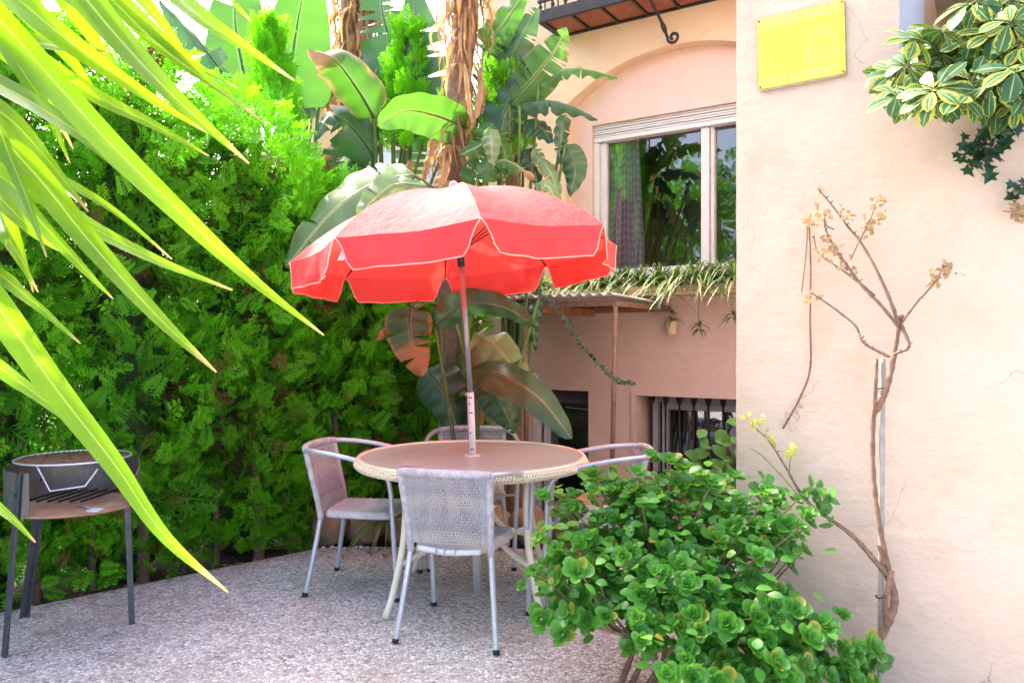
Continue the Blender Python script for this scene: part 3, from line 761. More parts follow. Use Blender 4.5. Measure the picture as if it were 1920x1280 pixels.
# ================================================================ yellow house beyond the hedge
nh = thing('yellow_house', 'yellow house glimpsed between the banana leaves beyond the hedge', 'house', (-2.9, 13.5, LOW))
def bx(name, mat, b, parent): 
    mb = MB(); mb.box(*b); return put(mb.build(name, mat, fix=True), parent)
bx('wall', M['yellow_house'], (-3.95, -.9, 13.0, 17, LOW, 5.4), nh)
bx('roof', M['tile'], (-4.15, -.7, 12.7, 17.2, 5.402, 5.6), nh)
bx('balcony_slab', M['wood'], (-3.95, -2.6, 12.2, 12.99, 4.25, 4.42), nh)
for x in (-2.35, -1.5):
    bx('window', M['upvc'], (x, x + .5, 12.95, 12.99, 3.6, 4.6), nh)
bx('shutter', M['whiteblue'], (-2.28, -1.92, 12.93, 12.949, 3.66, 4.54), nh)

# ================================================================ garden table
TC = Vector((-0.215, 4.12, 0)); TR = .615; TH = .752
table = thing('garden_table', 'round garden table with a woven cream rim and curved cream legs', 'table', TC)
def lathe(mb, prof, n=72, c=Vector((0, 0, 0)), t=0.0):
    rings = [[mb.vert(c + Vector((r * math.cos(2 * math.pi * i / n), r * math.sin(2 * math.pi * i / n), z)), t, (i / n, j / len(prof))) for i in range(n)] for j, (r, z) in enumerate(prof)]
    for j in range(len(prof) - 1):
        for i in range(n): mb.face(rings[j][i], rings[j][(i + 1) % n], rings[j + 1][(i + 1) % n], rings[j + 1][i])
    return rings
mb = MB(); r_ = lathe(mb, [(.026, TH - .010), (TR - .028, TH - .010), (TR - .028, TH - .003), (.026, TH - .003), (.026, TH - .010)]); mb.build('tabletop', M['tabletop'], table)
mb = MB(); lathe(mb, [(.0255, TH - .012), (.0255, TH + .002), (.045, TH + .002), (.045, TH - .0025)]); mb.build('pole_ring', M['cream_metal'], table)
mb = MB(); lathe(mb, [(TR - .030, TH - .012), (TR - .030, TH + .003), (TR - .012, TH + .005), (TR - .004, TH - .002), (TR - .006, TH - .012), (TR - .03, TH - .012)], 96); mb.build('rim', M['cream_metal'], table, smooth=True)
# braided skirt: real strands plaited round the rim
mb = MB(); n = 150
for ph in range(3):
    pts = []
    for i in range(n * 6 + 1):
        a = 2 * math.pi * i / (n * 6); q = 2 * math.pi * (i / 12.0) + ph * 2 * math.pi / 3
        rr = TR - .002 + .006 * math.cos(2 * q); z = TH - .030 + .017 * math.sin(q)
        pts.append(Vector((rr * math.cos(a), rr * math.sin(a), z)))
    mb.tube(pts, .0052, 5, cap=False)
k = paint('woven_cream', (.74, .66, .48), .6, var=.2, scale=70, bump=.2)
mb.build('woven_skirt', k, table, smooth=True)
mb = MB(); lathe(mb, [(TR - .012, TH - .052), (TR - .012, TH - .013), (TR - .03, TH - .013), (TR - .03, TH - .052), (TR - .012, TH - .052)], 72); mb.build('apron', M['cream_metal'], table)
def flatbar(path, w, h, mb):                      # rectangular bar with rounded corners along a curve
    mb.tube(path, 1.0, 8, flat=(w, h))
for a in (222, 312, 42, 132):
    an = math.radians(a); d = Vector((math.cos(an), math.sin(an), 0)); z_ = Vector((0, 0, 1))
    mb = MB(); flatbar(crom([d * .44 + z_ * .742, d * .435 + z_ * .66, d * .425 + z_ * .52, d * .445 + z_ * .33, d * .50 + z_ * .12, d * .545 + z_ * .006], 22), .017, .017, mb); mb.build('leg', M['cream_metal'], table, smooth=True)
    mb = MB(); flatbar(crom([d * .462 + z_ * .255, d * .33 + z_ * .285, d * .19 + z_ * .36, d * .13 + z_ * .47, d * .17 + z_ * .59, d * .25 + z_ * .70, d * .26 + z_ * .738], 26), .015, .015, mb); mb.build('brace', M['cream_metal'], table, smooth=True)
mb = MB(); lathe(mb, [(.12, .48), (.135, .48), (.135, .495), (.12, .495), (.12, .48)], 40); mb.build('brace_ring', M['cream_metal'], table, smooth=False)

# ================================================================ parasol
FT = G(896, 1108); UM = Vector((-.085, .03, 1)).normalized()
umb = thing('parasol', 'red garden parasol with scalloped valance tilted over the table', 'parasol', FT)
def L3(p): return Vector(p) - FT
j0 = P(882, 735, 4.10); j1 = P(864, 482, 4.08); top = P(845, 352, 4.09)
def on(a, b, t): return a.lerp(b, t)
mb = MB(); mb.tube([L3(FT + Vector((0, 0, .004))), L3(FT.lerp(j0, .55))], .0235, 18); mb.build('lower_pole', M['upvc'], umb, smooth=True)
q = FT.lerp(j0, .55)
mb = MB(); mb.tube([L3(q), L3(j0)], .0185, 16); mb.build('inner_sleeve', M['upvc'], umb, smooth=True)
ax = (j0 - FT).normalized()
for i, t in enumerate((.62, .66, .72, .80, .90, .945, .975)):
    c = FT.lerp(j0, t); r = .0186
    for s in (-.35, .25):
        dv = Vector((s, -1, 0)).normalized()
        if i % 2 and s > 0: continue
        mb = MB(); mb.tube([L3(c + dv * (r - .001)), L3(c + dv * (r + .0006))], .0045, 8); mb.build('pin_hole', M['black'], umb)
mb = MB(); mb.tube([L3(j0 - ax * .02), L3(j1)], .0150, 16); mb.build('upper_pole', paint('brown_grey_pole', (.26, .26, .28), .35, .5, var=.1, bump=.05), umb, smooth=True)
mb = MB(); mb.tube([L3(j1 + (j1 - j0).normalized() * -.05), L3(j1 + (top - j1) * .1)], .019, 14); mb.build('tilt_joint', M['iron'], umb, smooth=True)
mb = MB(); mb.tube([L3(j1), L3(top)], .0145, 14); mb.build('tilt_pole', M['iron'], umb, smooth=True)
# canopy
RC = P(861, 476, 4.09); n_ = Vector((-.082, .048, 1)).normalized(); ex = (Vector((1, 0, 0)) - n_ * n_.x).normalized(); ey = n_.cross(ex)
RAD = .875; HT = .335; NS = 8; A0 = math.radians(-80)
def corner(k_): a = A0 + k_ * math.pi / 4; return ex * math.cos(a) + ey * math.sin(a)
def prof(t): return HT * (1 - t ** 2.25)
def cpt(k_, s, t):                                     # panel k, across s, out t
    a, b = corner(k_), corner(k_ + 1); e = a.lerp(b, s)
    sag = .040 * math.sin(math.pi * s) * t ** 1.3 * (1.15 - t) * 2.2
    inn = 1 - .035 * math.sin(math.pi * s) * t ** 2
    p = RC + e * RAD * t * inn + n_ * (prof(t) - sag)
    return p + n_ * (.006 * noise.noise(p * 6) * t) + e * (.004 * noise.noise(p * 17))
RU = random.Random(3)
for k_ in range(NS):
    mb = MB(); ns, nt_ = 14, 16
    idx = [[mb.vert(L3(cpt(k_, i / ns, .03 + .97 * j / nt_)), 0, (i / ns, j / nt_)) for i in range(ns + 1)] for j in range(nt_ + 1)]
    for j in range(nt_):
        for i in range(ns): mb.face(idx[j][i], idx[j][i + 1], idx[j + 1][i + 1], idx[j + 1][i])
    pn = mb.build('canopy_panel', M['parasol'], umb, smooth=True)
    # valance with rounded lower corners
    mb = MB(); nv = 8; VL = .145; ns = 30; edge_pts = []
    a, b = corner(k_), corner(k_ + 1); out = (a + b).normalized(); ph = RU.uniform(0, 6); down = (Vector((0, 0, -1)) + out * .10).normalized(); along = (b - a).normalized()
    idx = []
    for j in range(nv + 1):
        row = []
        for i in range(ns + 1):
            s = i / ns; t = j / nv; inset = .105 * t ** .62 if t < .75 else .105 * .75 ** .62 + .11 * (t - .75) ** 1.0 * 1.6
            ss = inset * .9 + s * (1 - 2 * inset * .9)
            base = cpt(k_, ss, 1.0)
            wob = .014 * t * math.sin(s * 7 + ph) + .007 * t * math.sin(s * 19 + ph * 2) + .010 * noise.noise(base * 9 + Vector((0, 0, t * 3))) * t
            p = base + down * VL * t + out * wob
            row.append(mb.vert(L3(p), 0, (s, t)))
            if i in (0, ns) or j == nv: edge_pts.append((i, j, L3(p)))
        idx.append(row)
    for j in range(nv):
        for i in range(ns): mb.face(idx[j][i], idx[j][i + 1], idx[j + 1][i + 1], idx[j + 1][i])
    va = mb.build('valance', M['parasol'], umb, smooth=True)
    D = {(i, j): p for i, j, p in edge_pts}
    path = [D[(0, j)] for j in range(nv)] + [D[(i, nv)] for i in range(ns + 1)] + [D[(ns, j)] for j in range(nv - 1, -1, -1)]
    mb = MB(); mb.tube(path, .0036, 5); mb.build('piping', M['piping'], va, smooth=True)
    # rib and strut
    rb = MB(); rb.tube([L3(RC + corner(k_) * RAD * t + n_ * (prof(t) - .012)) for t in (.03, .2, .4, .6, .8, .985)], .0042, 6); rb.build('rib', M['iron'], umb)
    st = MB(); st.tube([L3(RC + corner(k_) * RAD * .5 + n_ * (prof(.5) - .016)), L3(RC + n_ * .02 + corner(k_) * .02)], .004, 6); st.build('strut', M['iron'], umb)
mb = MB(); mb.tube([L3(RC + n_ * -.02), L3(RC + n_ * .05)], .028, 14); mb.build('hub', M['black'], umb, smooth=True)
mb = MB(); mb.tube([L3(RC + n_ * (HT + z)) for z in (-.012, .004, .012)], [.045, .04, .02], 16); mb.build('cap', M['parasol'], umb, smooth=True)
b_ = bmesh.new(); bmesh.ops.create_uvsphere(b_, u_segments=20, v_segments=12, radius=.026); me = bpy.data.meshes.new('finial'); b_.to_mesh(me); b_.free()
me.polygons.foreach_set('use_smooth', [True] * len(me.polygons))
o = link('finial', me, paint('grey_finial', (.36, .33, .42), .35, var=.05, bump=0), umb); o.location = L3(RC + n_ * (HT + .032))
mb = MB(); c = RC + corner(-1) * RAD * .97 + n_ * -.055 + Vector((.02, .02, 0))
mb.box(-.014, .014, 0, .0015, -.045, 0, fn=lambda x, y, z: L3(c + Vector((x + z * .45, y, z)))); mb.build('care_label', M['upvc'], umb, fix=True)

# ================================================================ chairs
def make_chair(name):
    t = thing(name, '', 'chair')
    def tb(nm, path, r, mat, parent=t, n=None, flat=None):
        mb = MB(); mb.tube(crom(path, n or max(6, len(path) * 6)), r, 10, flat=flat); return mb.build(nm, mat, parent, smooth=True)
    for s in (-1, 1):
        lg = tb('back_leg', [(s * .238, -.255, .004), (s * .215, -.22, .2), (s * .192, -.185, .42)], .0135, M['chrome'])
        mb = MB(); mb.tube([(s * .239, -.257, .002), (s * .236, -.253, .022)], .0155, 10); mb.build('foot', M['black'], lg)
        tb('back_post', [(s * .192, -.185, .405), (s * .196, -.205, .52), (s * .203, -.235, .65), (s * .208, -.262, .762)], .0165, M['wrap'], n=20)
        ar = tb('arm', [(s * .212, -.262, .778), (s * .245, -.20, .775), (s * .272, -.08, .762), (s * .283, .06, .735), (s * .284, .15, .705), (s * .280, .205, .655), (s * .274, .225, .58), (s * .268, .232, .45), (s * .256, .245, .2), (s * .250, .252, .004)], .0135, M['chrome'], n=60)
        mb = MB(); mb.tube([(s * .2498, .2525, .002), (s * .251, .251, .022)], .0155, 10); mb.build('foot', M['black'], ar)
        tb('seat_bracket', [(s * .20, .19, .435), (s * .268, .23, .445)], .008, M['chrome'], n=4)
    tb('top_rail', [(-.212, -.262, .778), (-.14, -.292, .783), (0, -.305, .785), (.14, -.292, .783), (.212, -.262, .778)], .0185, M['wrap'], n=40)
    # backrest weave: uprights and weavers as real strands
    def bp(x, z):
        q = (z - .44) / .33; w = .188 + .018 * q
        y = -.188 - .075 * q ** 1.2 - .040 * (1 - (x) ** 2) * (.35 + .65 * q)
        return Vector((x * w, y, z))
    mb = MB(); RW = random.Random(5)
    NV = 46
    for i in range(NV):
        x = -1 + 2 * (i + .5) / NV
        pts = []
        for j in range(19):
            z = .445 + .335 * j / 18; p = bp(x, z); p.y += .0035 * (1 if (i + j) % 2 else -1); pts.append(p)
        mb.tube(pts, .0036, 4, cap=False)
    NHz = 23
    for j in range(NHz):
        z = .455 + .315 * j / NHz
        if .60 < z < .632 : r = .0022
        else: r = .0033
        mb.tube([bp(-1 + 2 * i / 24, z + .002 * math.sin(i * 2 + j)) + Vector((0, .004 * (1 if (i + j) % 2 else -1), 0)) for i in range(25)], r, 4, cap=False)
    for s in (-1, 1):                                    # knotted side bands
        for j in range(40):
            z = .45 + .32 * j / 40
            mb.tube([bp(s * .99, z), bp(s * .90, z + .001) + Vector((0, -.006, 0)), bp(s * .80, z)], .0042, 4, cap=False)
    mb.build('woven_back', M['wicker'], t, smooth=True)
    # seat: woven slab with rolled edge
    mb = MB(); nx, ny = 20, 20
    def sp_(i, j, lo):
        x = -1 + 2 * i / nx; y = -1 + 2 * j / ny
        e = max(abs(x), abs(y)); rnd_ = 1 - .12 * (abs(x) * abs(y)) ** 3
        dip = -.018 * (1 - x * x) * (1 - y * y)
        roll = -.030 * max(0, (e - .86) / .14) ** 2
        z = (.452 + dip + roll) if not lo else .405 + .012 * max(0, (e - .86) / .14)
        if not lo: z += .0025 * (1 if ((i // 1) + (j // 1)) % 2 else -1)
        wd = .205 + .012 * y
        return Vector((x * wd * rnd_, .012 + y * .205 * rnd_, z))
    for lo in (0, 1):
        idx = [[mb.vert(sp_(i, j, lo)) for i in range(nx + 1)] for j in range(ny + 1)]
        for j in range(ny):
            for i in range(nx):
                f = (idx[j][i], idx[j][i + 1], idx[j + 1][i + 1], idx[j + 1][i]); mb.face(*(f if not lo else f[::-1]))
        if lo == 0: top_ = idx
        else: bot_ = idx
    ring = lambda I: [I[0][i] for i in range(nx)] + [I[j][nx] for j in range(ny)] + [I[ny][i] for i in range(nx, 0, -1)] + [I[j][0] for j in range(ny, 0, -1)]
    a, b = ring(top_), ring(bot_)
    for i in range(len(a)): mb.face(a[(i + 1) % len(a)], a[i], b[i], b[(i + 1) % len(a)])
    mb.build('seat', M['wicker'], t, smooth=True)
    tb('seat_rail', [(-.15, -.200, .425), (0, -.222, .418), (.15, -.200, .425)], .0135, M['upvc'], n=16)
    for x in (-.05, -.01, .04): tb('lashing', [(x, -.205, .432), (x, -.236, .428), (x, -.236, .408), (x, -.205, .402)], .0035, M['wrap'], n=10)
    return t
def copy_tree(o, parent=None):
    c = o.copy(); C.objects.link(c); c.parent = parent
    for ch in o.children: copy_tree(ch, c)
    return c
ch0 = make_chair('garden_chair')
spots = [((-.228, 3.645, 0), (.27, .963), 'woven garden chair showing its wicker back, pushed in opposite the window'),
         ((-.82, 4.30, 0), (.985, -.13), 'woven garden chair at the hedge side of the table, seen from its side'),
         ((-.25, 4.80, 0), (.05, -1), 'woven garden chair behind the table, mostly hidden by the tabletop'),
         ((.43, 4.10, 0), (-1, .10), 'woven garden chair between the table and the round-leaved bush')]
for i, (loc, d, lab) in enumerate(spots):
    o = ch0 if i == 0 else copy_tree(ch0)
    o.location = loc; o.rotation_euler = (0, 0, math.atan2(-d[0], d[1])); o['label'] = lab; o['group'] = 'wicker chairs round the garden table'

# ================================================================ barbecue
bq_c = Vector((-2.03, 3.56, 0))
bq = thing('charcoal_barbecue', 'rusty round charcoal barbecue on three steel legs beside the hedge', 'barbecue', bq_c)
galv = paint('weathered_galvanised', (.20, .20, .19), .5, .7, var=.25, scale=12, bump=.15, dirt=((.16, .07, .03), .45))
legm = paint('dark_steel_leg', (.10, .11, .125), .5, .5, var=.2, bump=.15)
BR = .275
def cyl(name, a0, a1, z0, z1, r, mat, ztop=None):
    mb = MB(); n = 40
    A = [[], [], [], []]
    for i in range(n + 1):
        a = math.radians(a0 + (a1 - a0) * i / n); c_, s_ = math.cos(a), math.sin(a)
        zt = z1 if ztop is None else ztop(i / n)
        for k_, (rr, z) in enumerate(((r, z0), (r, zt), (r - .003, zt), (r - .003, z0))): A[k_].append(mb.vert((rr * c_, rr * s_, z)))
    for i in range(n):
        for k_ in range(4): mb.face(A[k_][i], A[k_][i + 1], A[(k_ + 1) % 4][i + 1], A[(k_ + 1) % 4][i])
    mb.face(*[A[k_][0] for k_ in range(4)]); mb.face(*[A[k_][n] for k_ in range(4)])
    return mb.build(name, mat, bq, smooth=False, fix=True)
# angles: 270 = towards the camera
cyl('windshield', -10, 262, .612, .795, BR, galv, ztop=lambda s: .795 if s > .16 else .71 + .085 * s / .16)
mb = MB(); n = 40
a_ = [mb.vert(((BR - .006) * math.cos(2 * math.pi * i / n), (BR - .006) * math.sin(2 * math.pi * i / n), .600)) for i in range(n)]
b2 = [mb.vert(((BR - .006) * math.cos(2 * math.pi * i / n), (BR - .006) * math.sin(2 * math.pi * i / n), .609)) for i in range(n)]
mb.face(*b2); mb.face(*a_[::-1])
for i in range(n): mb.face(a_[i], a_[(i + 1) % n], b2[(i + 1) % n], b2[i])
mb.build('fire_tray', paint('ash_tray', (.34, .19, .13), .85, .1, var=.35, scale=10, bump=.3, dirt=((.45, .40, .36), .7)), bq)
gz = .824; GR = .238
mb = MB(); mb.tube([(GR * 1.0 * math.cos(2 * math.pi * i / 48), GR * 1.0 * math.sin(2 * math.pi * i / 48), gz) for i in range(49)], .0045, 6, cap=False)
gl = mb.build('grate_ring', M['chrome'], bq, smooth=True)
mb = MB()
for i in range(1, 24):
    x = -GR + 2 * GR * i / 24; y = math.sqrt(max(0, GR * GR - x * x)); mb.tube([(x * .96 + y * .25, -y * .96 + x * .25, gz), (x * .96 - y * .25, y * .96 + x * .25, gz)], .003, 5)
mb.tube([(-GR, 0, gz - .004), (GR, 0, gz - .004)], .0035, 5); mb.tube([(0, -GR, gz - .004), (0, GR, gz - .004)], .0035, 5)
mb.build('grate', M['rust'], bq, smooth=True)
mb = MB(); mb.tube([(-.03, -GR + .005, gz), (.02, -GR + .02, gz - .115), (.15, -GR + .06, gz - .10), (.19, -GR + .09, gz - .03)], .004, 6); mb.build('grate_handle', M['chrome'], bq, smooth=True)
mb = MB()
for i in range(6): mb.tube([(-.16 + i * .05, -.10, .640), (-.13 + i * .05, .16, .645)], .006, 6)
mb.build('charcoal_grid', M['iron'], bq)
def legbar(foot, topz, hx, hy):
    mb = MB(); f = Vector((foot[0], foot[1], 0)) - bq_c; tp = Vector((hx, hy, topz)); d = Vector((f.x, f.y, 0)).normalized(); s = Vector((-d.y, d.x, 0))
    for (a0_, a1_, b0_, b1_) in ((-.018, .018, 0, .004), (-.018, -.014, -.022, -.0005)):
        mb.hexa([f + s * x + d * y + Vector((0, 0, .002)) for x, y in ((a0_, b0_), (a1_, b0_), (a1_, b1_), (a0_, b1_))] + [tp + s * x + d * y for x, y in ((a0_, b0_), (a1_, b0_), (a1_, b1_), (a0_, b1_))])
    lg = mb.build('leg', legm, bq, fix=True)
    for zt in (.70, .80):
        c = f.lerp(tp, zt / topz); bb = MB(); bb.tube([c + d * .003, c + d * .009], .006, 6); bb.build('bolt', M['iron'], lg)
fl, fr_, fb = G(8, 1232), G(250, 1168), G(44, 1158)
legbar((fl.x, fl.y), .80, -.085, -.265); legbar((fr_.x, fr_.y), .608, .213, .08); legbar((fb.x, fb.y), .608, -.235, .12)
for (x0, x1, y) in ((-.31, -.24, -.16),):
    mb = MB(); mb.tube([(x1, y, .72), (x0, y - .05, .72), (x0 - .06, y - .05, .72)], .005, 6); mb.build('side_handle', M['chrome'], bq, smooth=True)
tg = thing('barbecue_tongs', 'wire tongs with loop handles lying on the barbecue tray', 'tongs', bq_c + Vector((.15, -.16, .615)))
for s in (-1, 1):
    mb = MB(); pts = [Vector((-.10, .10, .004)), Vector((.0, .02 + s * .004, .004))]
    for i in range(15):
        a = 2 * math.pi * i / 14; pts.append(Vector((.045 + .028 * -math.cos(a), -.02 + s * .018 + .013 * math.sin(a) * s, .004)))
    mb.tube(pts, .003, 6); mb.build('loop', M['chrome'], tg, smooth=True)

# ================================================================ cypress hedge
rng = np.random.default_rng(4)
def spray_base():
    V = []; Fq = []
    def rh(p, d, L, w, z=0.0):
        d = np.array(d, float); d /= np.linalg.norm(d); s = np.array((-d[1], d[0], 0))
        p = np.array(p, float); i = len(V)
        V.extend([p, p + d * L * .45 + s * w, p + d * L, p + d * L * .45 - s * w]); Fq.append((i, i + 1, i + 2, i + 3))
    rh((0, 0, 0), (0, 1, 0), 1.0, .016)
    for k_ in range(7):
        y = .10 + .115 * k_; L = .44 * (1 - .085 * k_)
        for s in (-1, 1):
            yy = y + (.05 if s > 0 else 0); d = (s * .78, .63, .22 * math.sin(k_ * 2.1 + s)); z0 = 0
            p = np.array((0, yy, 0)); rh(p, d, L, .030)
            dd = np.array(d) / np.linalg.norm(d)
            for q in (.33, .66):
                for s2 in (-1, 1):
                    d2 = dd + s2 * .75 * np.array((-dd[1], dd[0], .25 * s2)); rh(p + dd * L * q, d2, L * .42 * (1.15 - q * .5), .026)
    return np.array(V), np.array(Fq)
SB, SF = spray_base()
def frames(Y, Z):
    Y = Y / np.linalg.norm(Y, axis=1, keepdims=True); Xa = np.cross(Y, Z); Xa /= np.linalg.norm(Xa, axis=1, keepdims=True) + 1e-9
    Zn = np.cross(Xa, Y); return np.stack([Xa, Y, Zn], axis=2)
def scatter(base, faces, pos, Y, Z, size):
    R3 = frames(Y, Z) * size[:, None, None]
    V = np.einsum('nij,kj->nki', R3, base) + pos[:, None, :]
    Fc = faces[None] + (np.arange(len(pos)) * len(base))[:, None, None]
    return V.reshape(-1, 3), Fc.reshape(-1, faces.shape[1])
def crown_mesh(name, pos, Y, Z, size, tint, dry):
    V, Fc = scatter(SB, SF, pos, Y, Z, size)
    me = mesh_np(name, V, Fc, np.repeat(tint, len(SB)))
    a = me.attributes.new('dry', 'FLOAT', 'POINT'); a.data.foreach_set('value', np.repeat(dry, len(SB)).astype(np.float32))
    return me
def hedge_tree(c, h, rx, ry, n, label, axis=HD, face=HN, dry_p=.02, size=(.10, .20), z_lo=.02, core=True, tip=.25):
    t = thing('cypress_tree', label, 'tree', (c.x, c.y, -.035), 'clipped cypress trees of the hedge')
    ax = np.array(axis); fc = np.array(face); cc = np.array((c.x, c.y, 0))
    th = rng.uniform(-.35 * math.pi, 1.35 * math.pi, n)         # mostly the patio side, measured from +axis through the face
    z = np.where(rng.random(n) < .14, rng.uniform(.0, .6, n), z_lo + (h - z_lo) * rng.random(n))
    q = (z - z_lo) / (h - z_lo)
    prof = np.where(q < 1 - tip, 1.0, np.sqrt(np.clip(1 - ((q - (1 - tip)) / tip) ** 2, 0, 1)) * .9 + .1) * (.80 + .2 * np.clip(q / .22, 0, 1))
    lump = 1 + .13 * np.sin(th * 3 + z * 4.0 + c.x * 5) + .10 * np.sin(z * 7.3 + th * 5 + c.y * 3) + .06 * rng.normal(size=n)
    rad = prof * lump * (1 - .42 * rng.random(n) ** 1.8)
    out = np.cos(th)[:, None] * ax + np.sin(th)[:, None] * fc
    pos = cc + ax * (np.cos(th) * rx * rad)[:, None] + fc * (np.sin(th) * ry * rad)[:, None]; pos[:, 2] = z
    Y = out * .75 + np.array((0, 0, .55)) + rng.normal(size=(n, 3)) * .42
    Z = out * 1.1 + np.array((0, 0, .55)) + rng.normal(size=(n, 3)) * .5
    sz = rng.uniform(size[0], size[1], n)
    inner = rng.random(n)
    patch = np.clip(np.sin(pos[:, 0] * 3.7 + 1.1) * np.sin(pos[:, 2] * 4.3 + pos[:, 1] * 2.1) - .45, 0, 1)
    dry = (rng.random(n) < dry_p + .35 * np.clip(.35 - q, 0, 1) + patch * np.clip(1 - q * 1.3, 0, 1) * 1.1).astype(float) * rng.uniform(.5, 1, n)
    o = link('crown', crown_mesh('crown', pos - np.array((c.x, c.y, -.035)), Y, Z, sz, np.clip(.5 * rng.random(n) + .5 * (.5 + .5 * np.sin(pos[:, 0] * 4.1 + pos[:, 2] * 3.3 + 1.3 * np.sin(pos[:, 1] * 5 + pos[:, 2] * 2)) * np.sin(pos[:, 2] * 5.2 + pos[:, 0] * 2.2)), 0, .98), dry), M['cypress'], t); tag(o, kind='stuff')
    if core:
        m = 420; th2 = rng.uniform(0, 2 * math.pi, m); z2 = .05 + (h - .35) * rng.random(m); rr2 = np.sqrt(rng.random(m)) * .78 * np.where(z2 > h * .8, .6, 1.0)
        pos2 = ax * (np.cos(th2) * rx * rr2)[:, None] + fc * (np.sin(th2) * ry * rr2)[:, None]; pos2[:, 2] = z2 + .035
        o2 = link('dark_inner_fill', crown_mesh('dark_inner_fill', pos2, rng.normal(size=(m, 3)) + np.array((0, 0, .5)), rng.normal(size=(m, 3)), rng.uniform(.25, .42, m), rng.random(m), (rng.random(m) < .12).astype(float)), M['core_leaf'], t); tag(o2, kind='stuff')
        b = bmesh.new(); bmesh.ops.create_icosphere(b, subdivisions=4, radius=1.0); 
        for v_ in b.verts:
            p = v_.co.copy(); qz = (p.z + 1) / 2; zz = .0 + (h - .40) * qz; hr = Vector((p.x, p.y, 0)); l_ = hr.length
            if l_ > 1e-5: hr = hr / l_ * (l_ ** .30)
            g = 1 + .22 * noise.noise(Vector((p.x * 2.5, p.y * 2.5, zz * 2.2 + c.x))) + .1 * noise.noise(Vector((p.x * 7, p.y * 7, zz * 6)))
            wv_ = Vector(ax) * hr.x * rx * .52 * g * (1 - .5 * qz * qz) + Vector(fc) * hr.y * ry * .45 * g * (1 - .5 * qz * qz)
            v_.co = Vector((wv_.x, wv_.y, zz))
        me = bpy.data.meshes.new('dark_core'); b.to_mesh(me); b.free(); me.polygons.foreach_set('use_smooth', [True] * len(me.polygons))
        link('dark_core', me, M['core'], t)  # solid dark core added inside the hedge to stop sun and close gaps
    mb = MB(); RT = random.Random(int(c.x * 100))
    p0 = Vector(fc) * ry * .62
    mb.tube(crom([p0 + Vector((0, 0, -.3)), p0 + Vector((.01, 0, .3)), p0 * .6 + Vector((0, .02, 1.0)), Vector((0, 0, h * .9))], 12), [.045 - .0033 * i for i in range(12)], 8); mb.build('trunk', M['bark'], t, smooth=True)
    for s in (-1, 1):
        mb = MB(); q0 = p0 * .9 + Vector(ax) * s * rx * .45
        mb.tube(crom([q0 + Vector((0, 0, -.3)), q0 + Vector((.02 * s, 0, .35)), q0 * .7 + Vector((0, 0, 1.1))], 8), [.026 - .002 * i for i in range(8)], 7); mb.build('stem', M['bark'], t, smooth=True)
    return t
LB = ['tall cypress of the hedge rising behind the palm blades, cut off by the frame', 'cypress in the hedge standing directly behind the barbecue', 'cypress in the hedge between the barbecue and the chair at its side',
      'bright green cypress with a ragged top next to the banana leaves', 'last low cypress at the inner corner of the hedge behind the side chair']
def htop(px, py, t): p = hl(t, -.3); return H + (640 - py) / F * p.y
trees = [(-2.55, 3.9, 0), (-1.75, 3.95, 0), (-.95, 3.75, 0), (-.15, 3.45, 1), (.62, 3.20, 2), (1.32, 2.95, 3), (1.93, 2.55, 4)]
for i, (t, h, li) in enumerate(trees):
    c = hl(t, -.46)
    lab = ['cypress of the hedge at the outer end beyond the barbecue, hidden by palm blades'][0] if i == 0 else ('dense hedge cypress behind the longest palm blades' if i == 1 else LB[li])
    hedge_tree(c, h, .52, .50, 1650 if i > 1 else 1000, lab, dry_p=.02)
# darker return of the hedge behind the table
for i, (x, y, h) in enumerate(((-1.05, 6.05, 2.35), (-.72, 6.85, 2.2))):
    hedge_tree(Vector((x, y, 0)), h, .50, .48, 900, ('shaded cypress at the back corner behind the table', 'shaded cypress farthest back beside the pink house')[i], axis=Vector((.35, .94, 0)).normalized(), face=Vector((.94, -.35, 0)).normalized(), dry_p=.10)
# loose cypress tops poking up between the banana leaves
for i, (px, py, d, h, rr, lab) in enumerate(((765, 150, 6.2, 1.0, .20, 'feathery young cypress top between the banana stems'), (940, 170, 5.75, .9, .22, 'feathery young cypress top in front of the balcony end'), (505, 130, 6.0, .8, .17, 'thin feathery cypress tip against the big upright banana leaf'))):
    c = P(px, py, d); n = 240
    t = thing('cypress_sapling', lab, 'tree', (c.x, c.y, LOW))
    z = c.z + h * (rng.random(n) - .6); th = rng.uniform(0, 2 * math.pi, n); q = np.clip((z - (c.z - .6 * h)) / h, 0, 1)
    r = rr * (1.05 - q) ** .7 * np.sqrt(rng.random(n)); out = np.stack([np.cos(th), np.sin(th), np.zeros(n)], 1)
    pos = out * r[:, None]; pos[:, 2] = z - LOW
    link('crown', crown_mesh('crown', pos, out * .6 + np.array((0, 0, .8)) + rng.normal(size=(n, 3)) * .25, out + rng.normal(size=(n, 3)) * .6, rng.uniform(.12, .22, n), rng.random(n), np.zeros(n)), M['cypress'], t)['kind'] = 'stuff'
    mb = MB(); mb.tube([(0, 0, 0), (.02, 0, 1.5), (0, 0, c.z - LOW + .3 * h)], [.03, .02, .006], 7); mb.build('trunk', M['bark'], t, smooth=True)

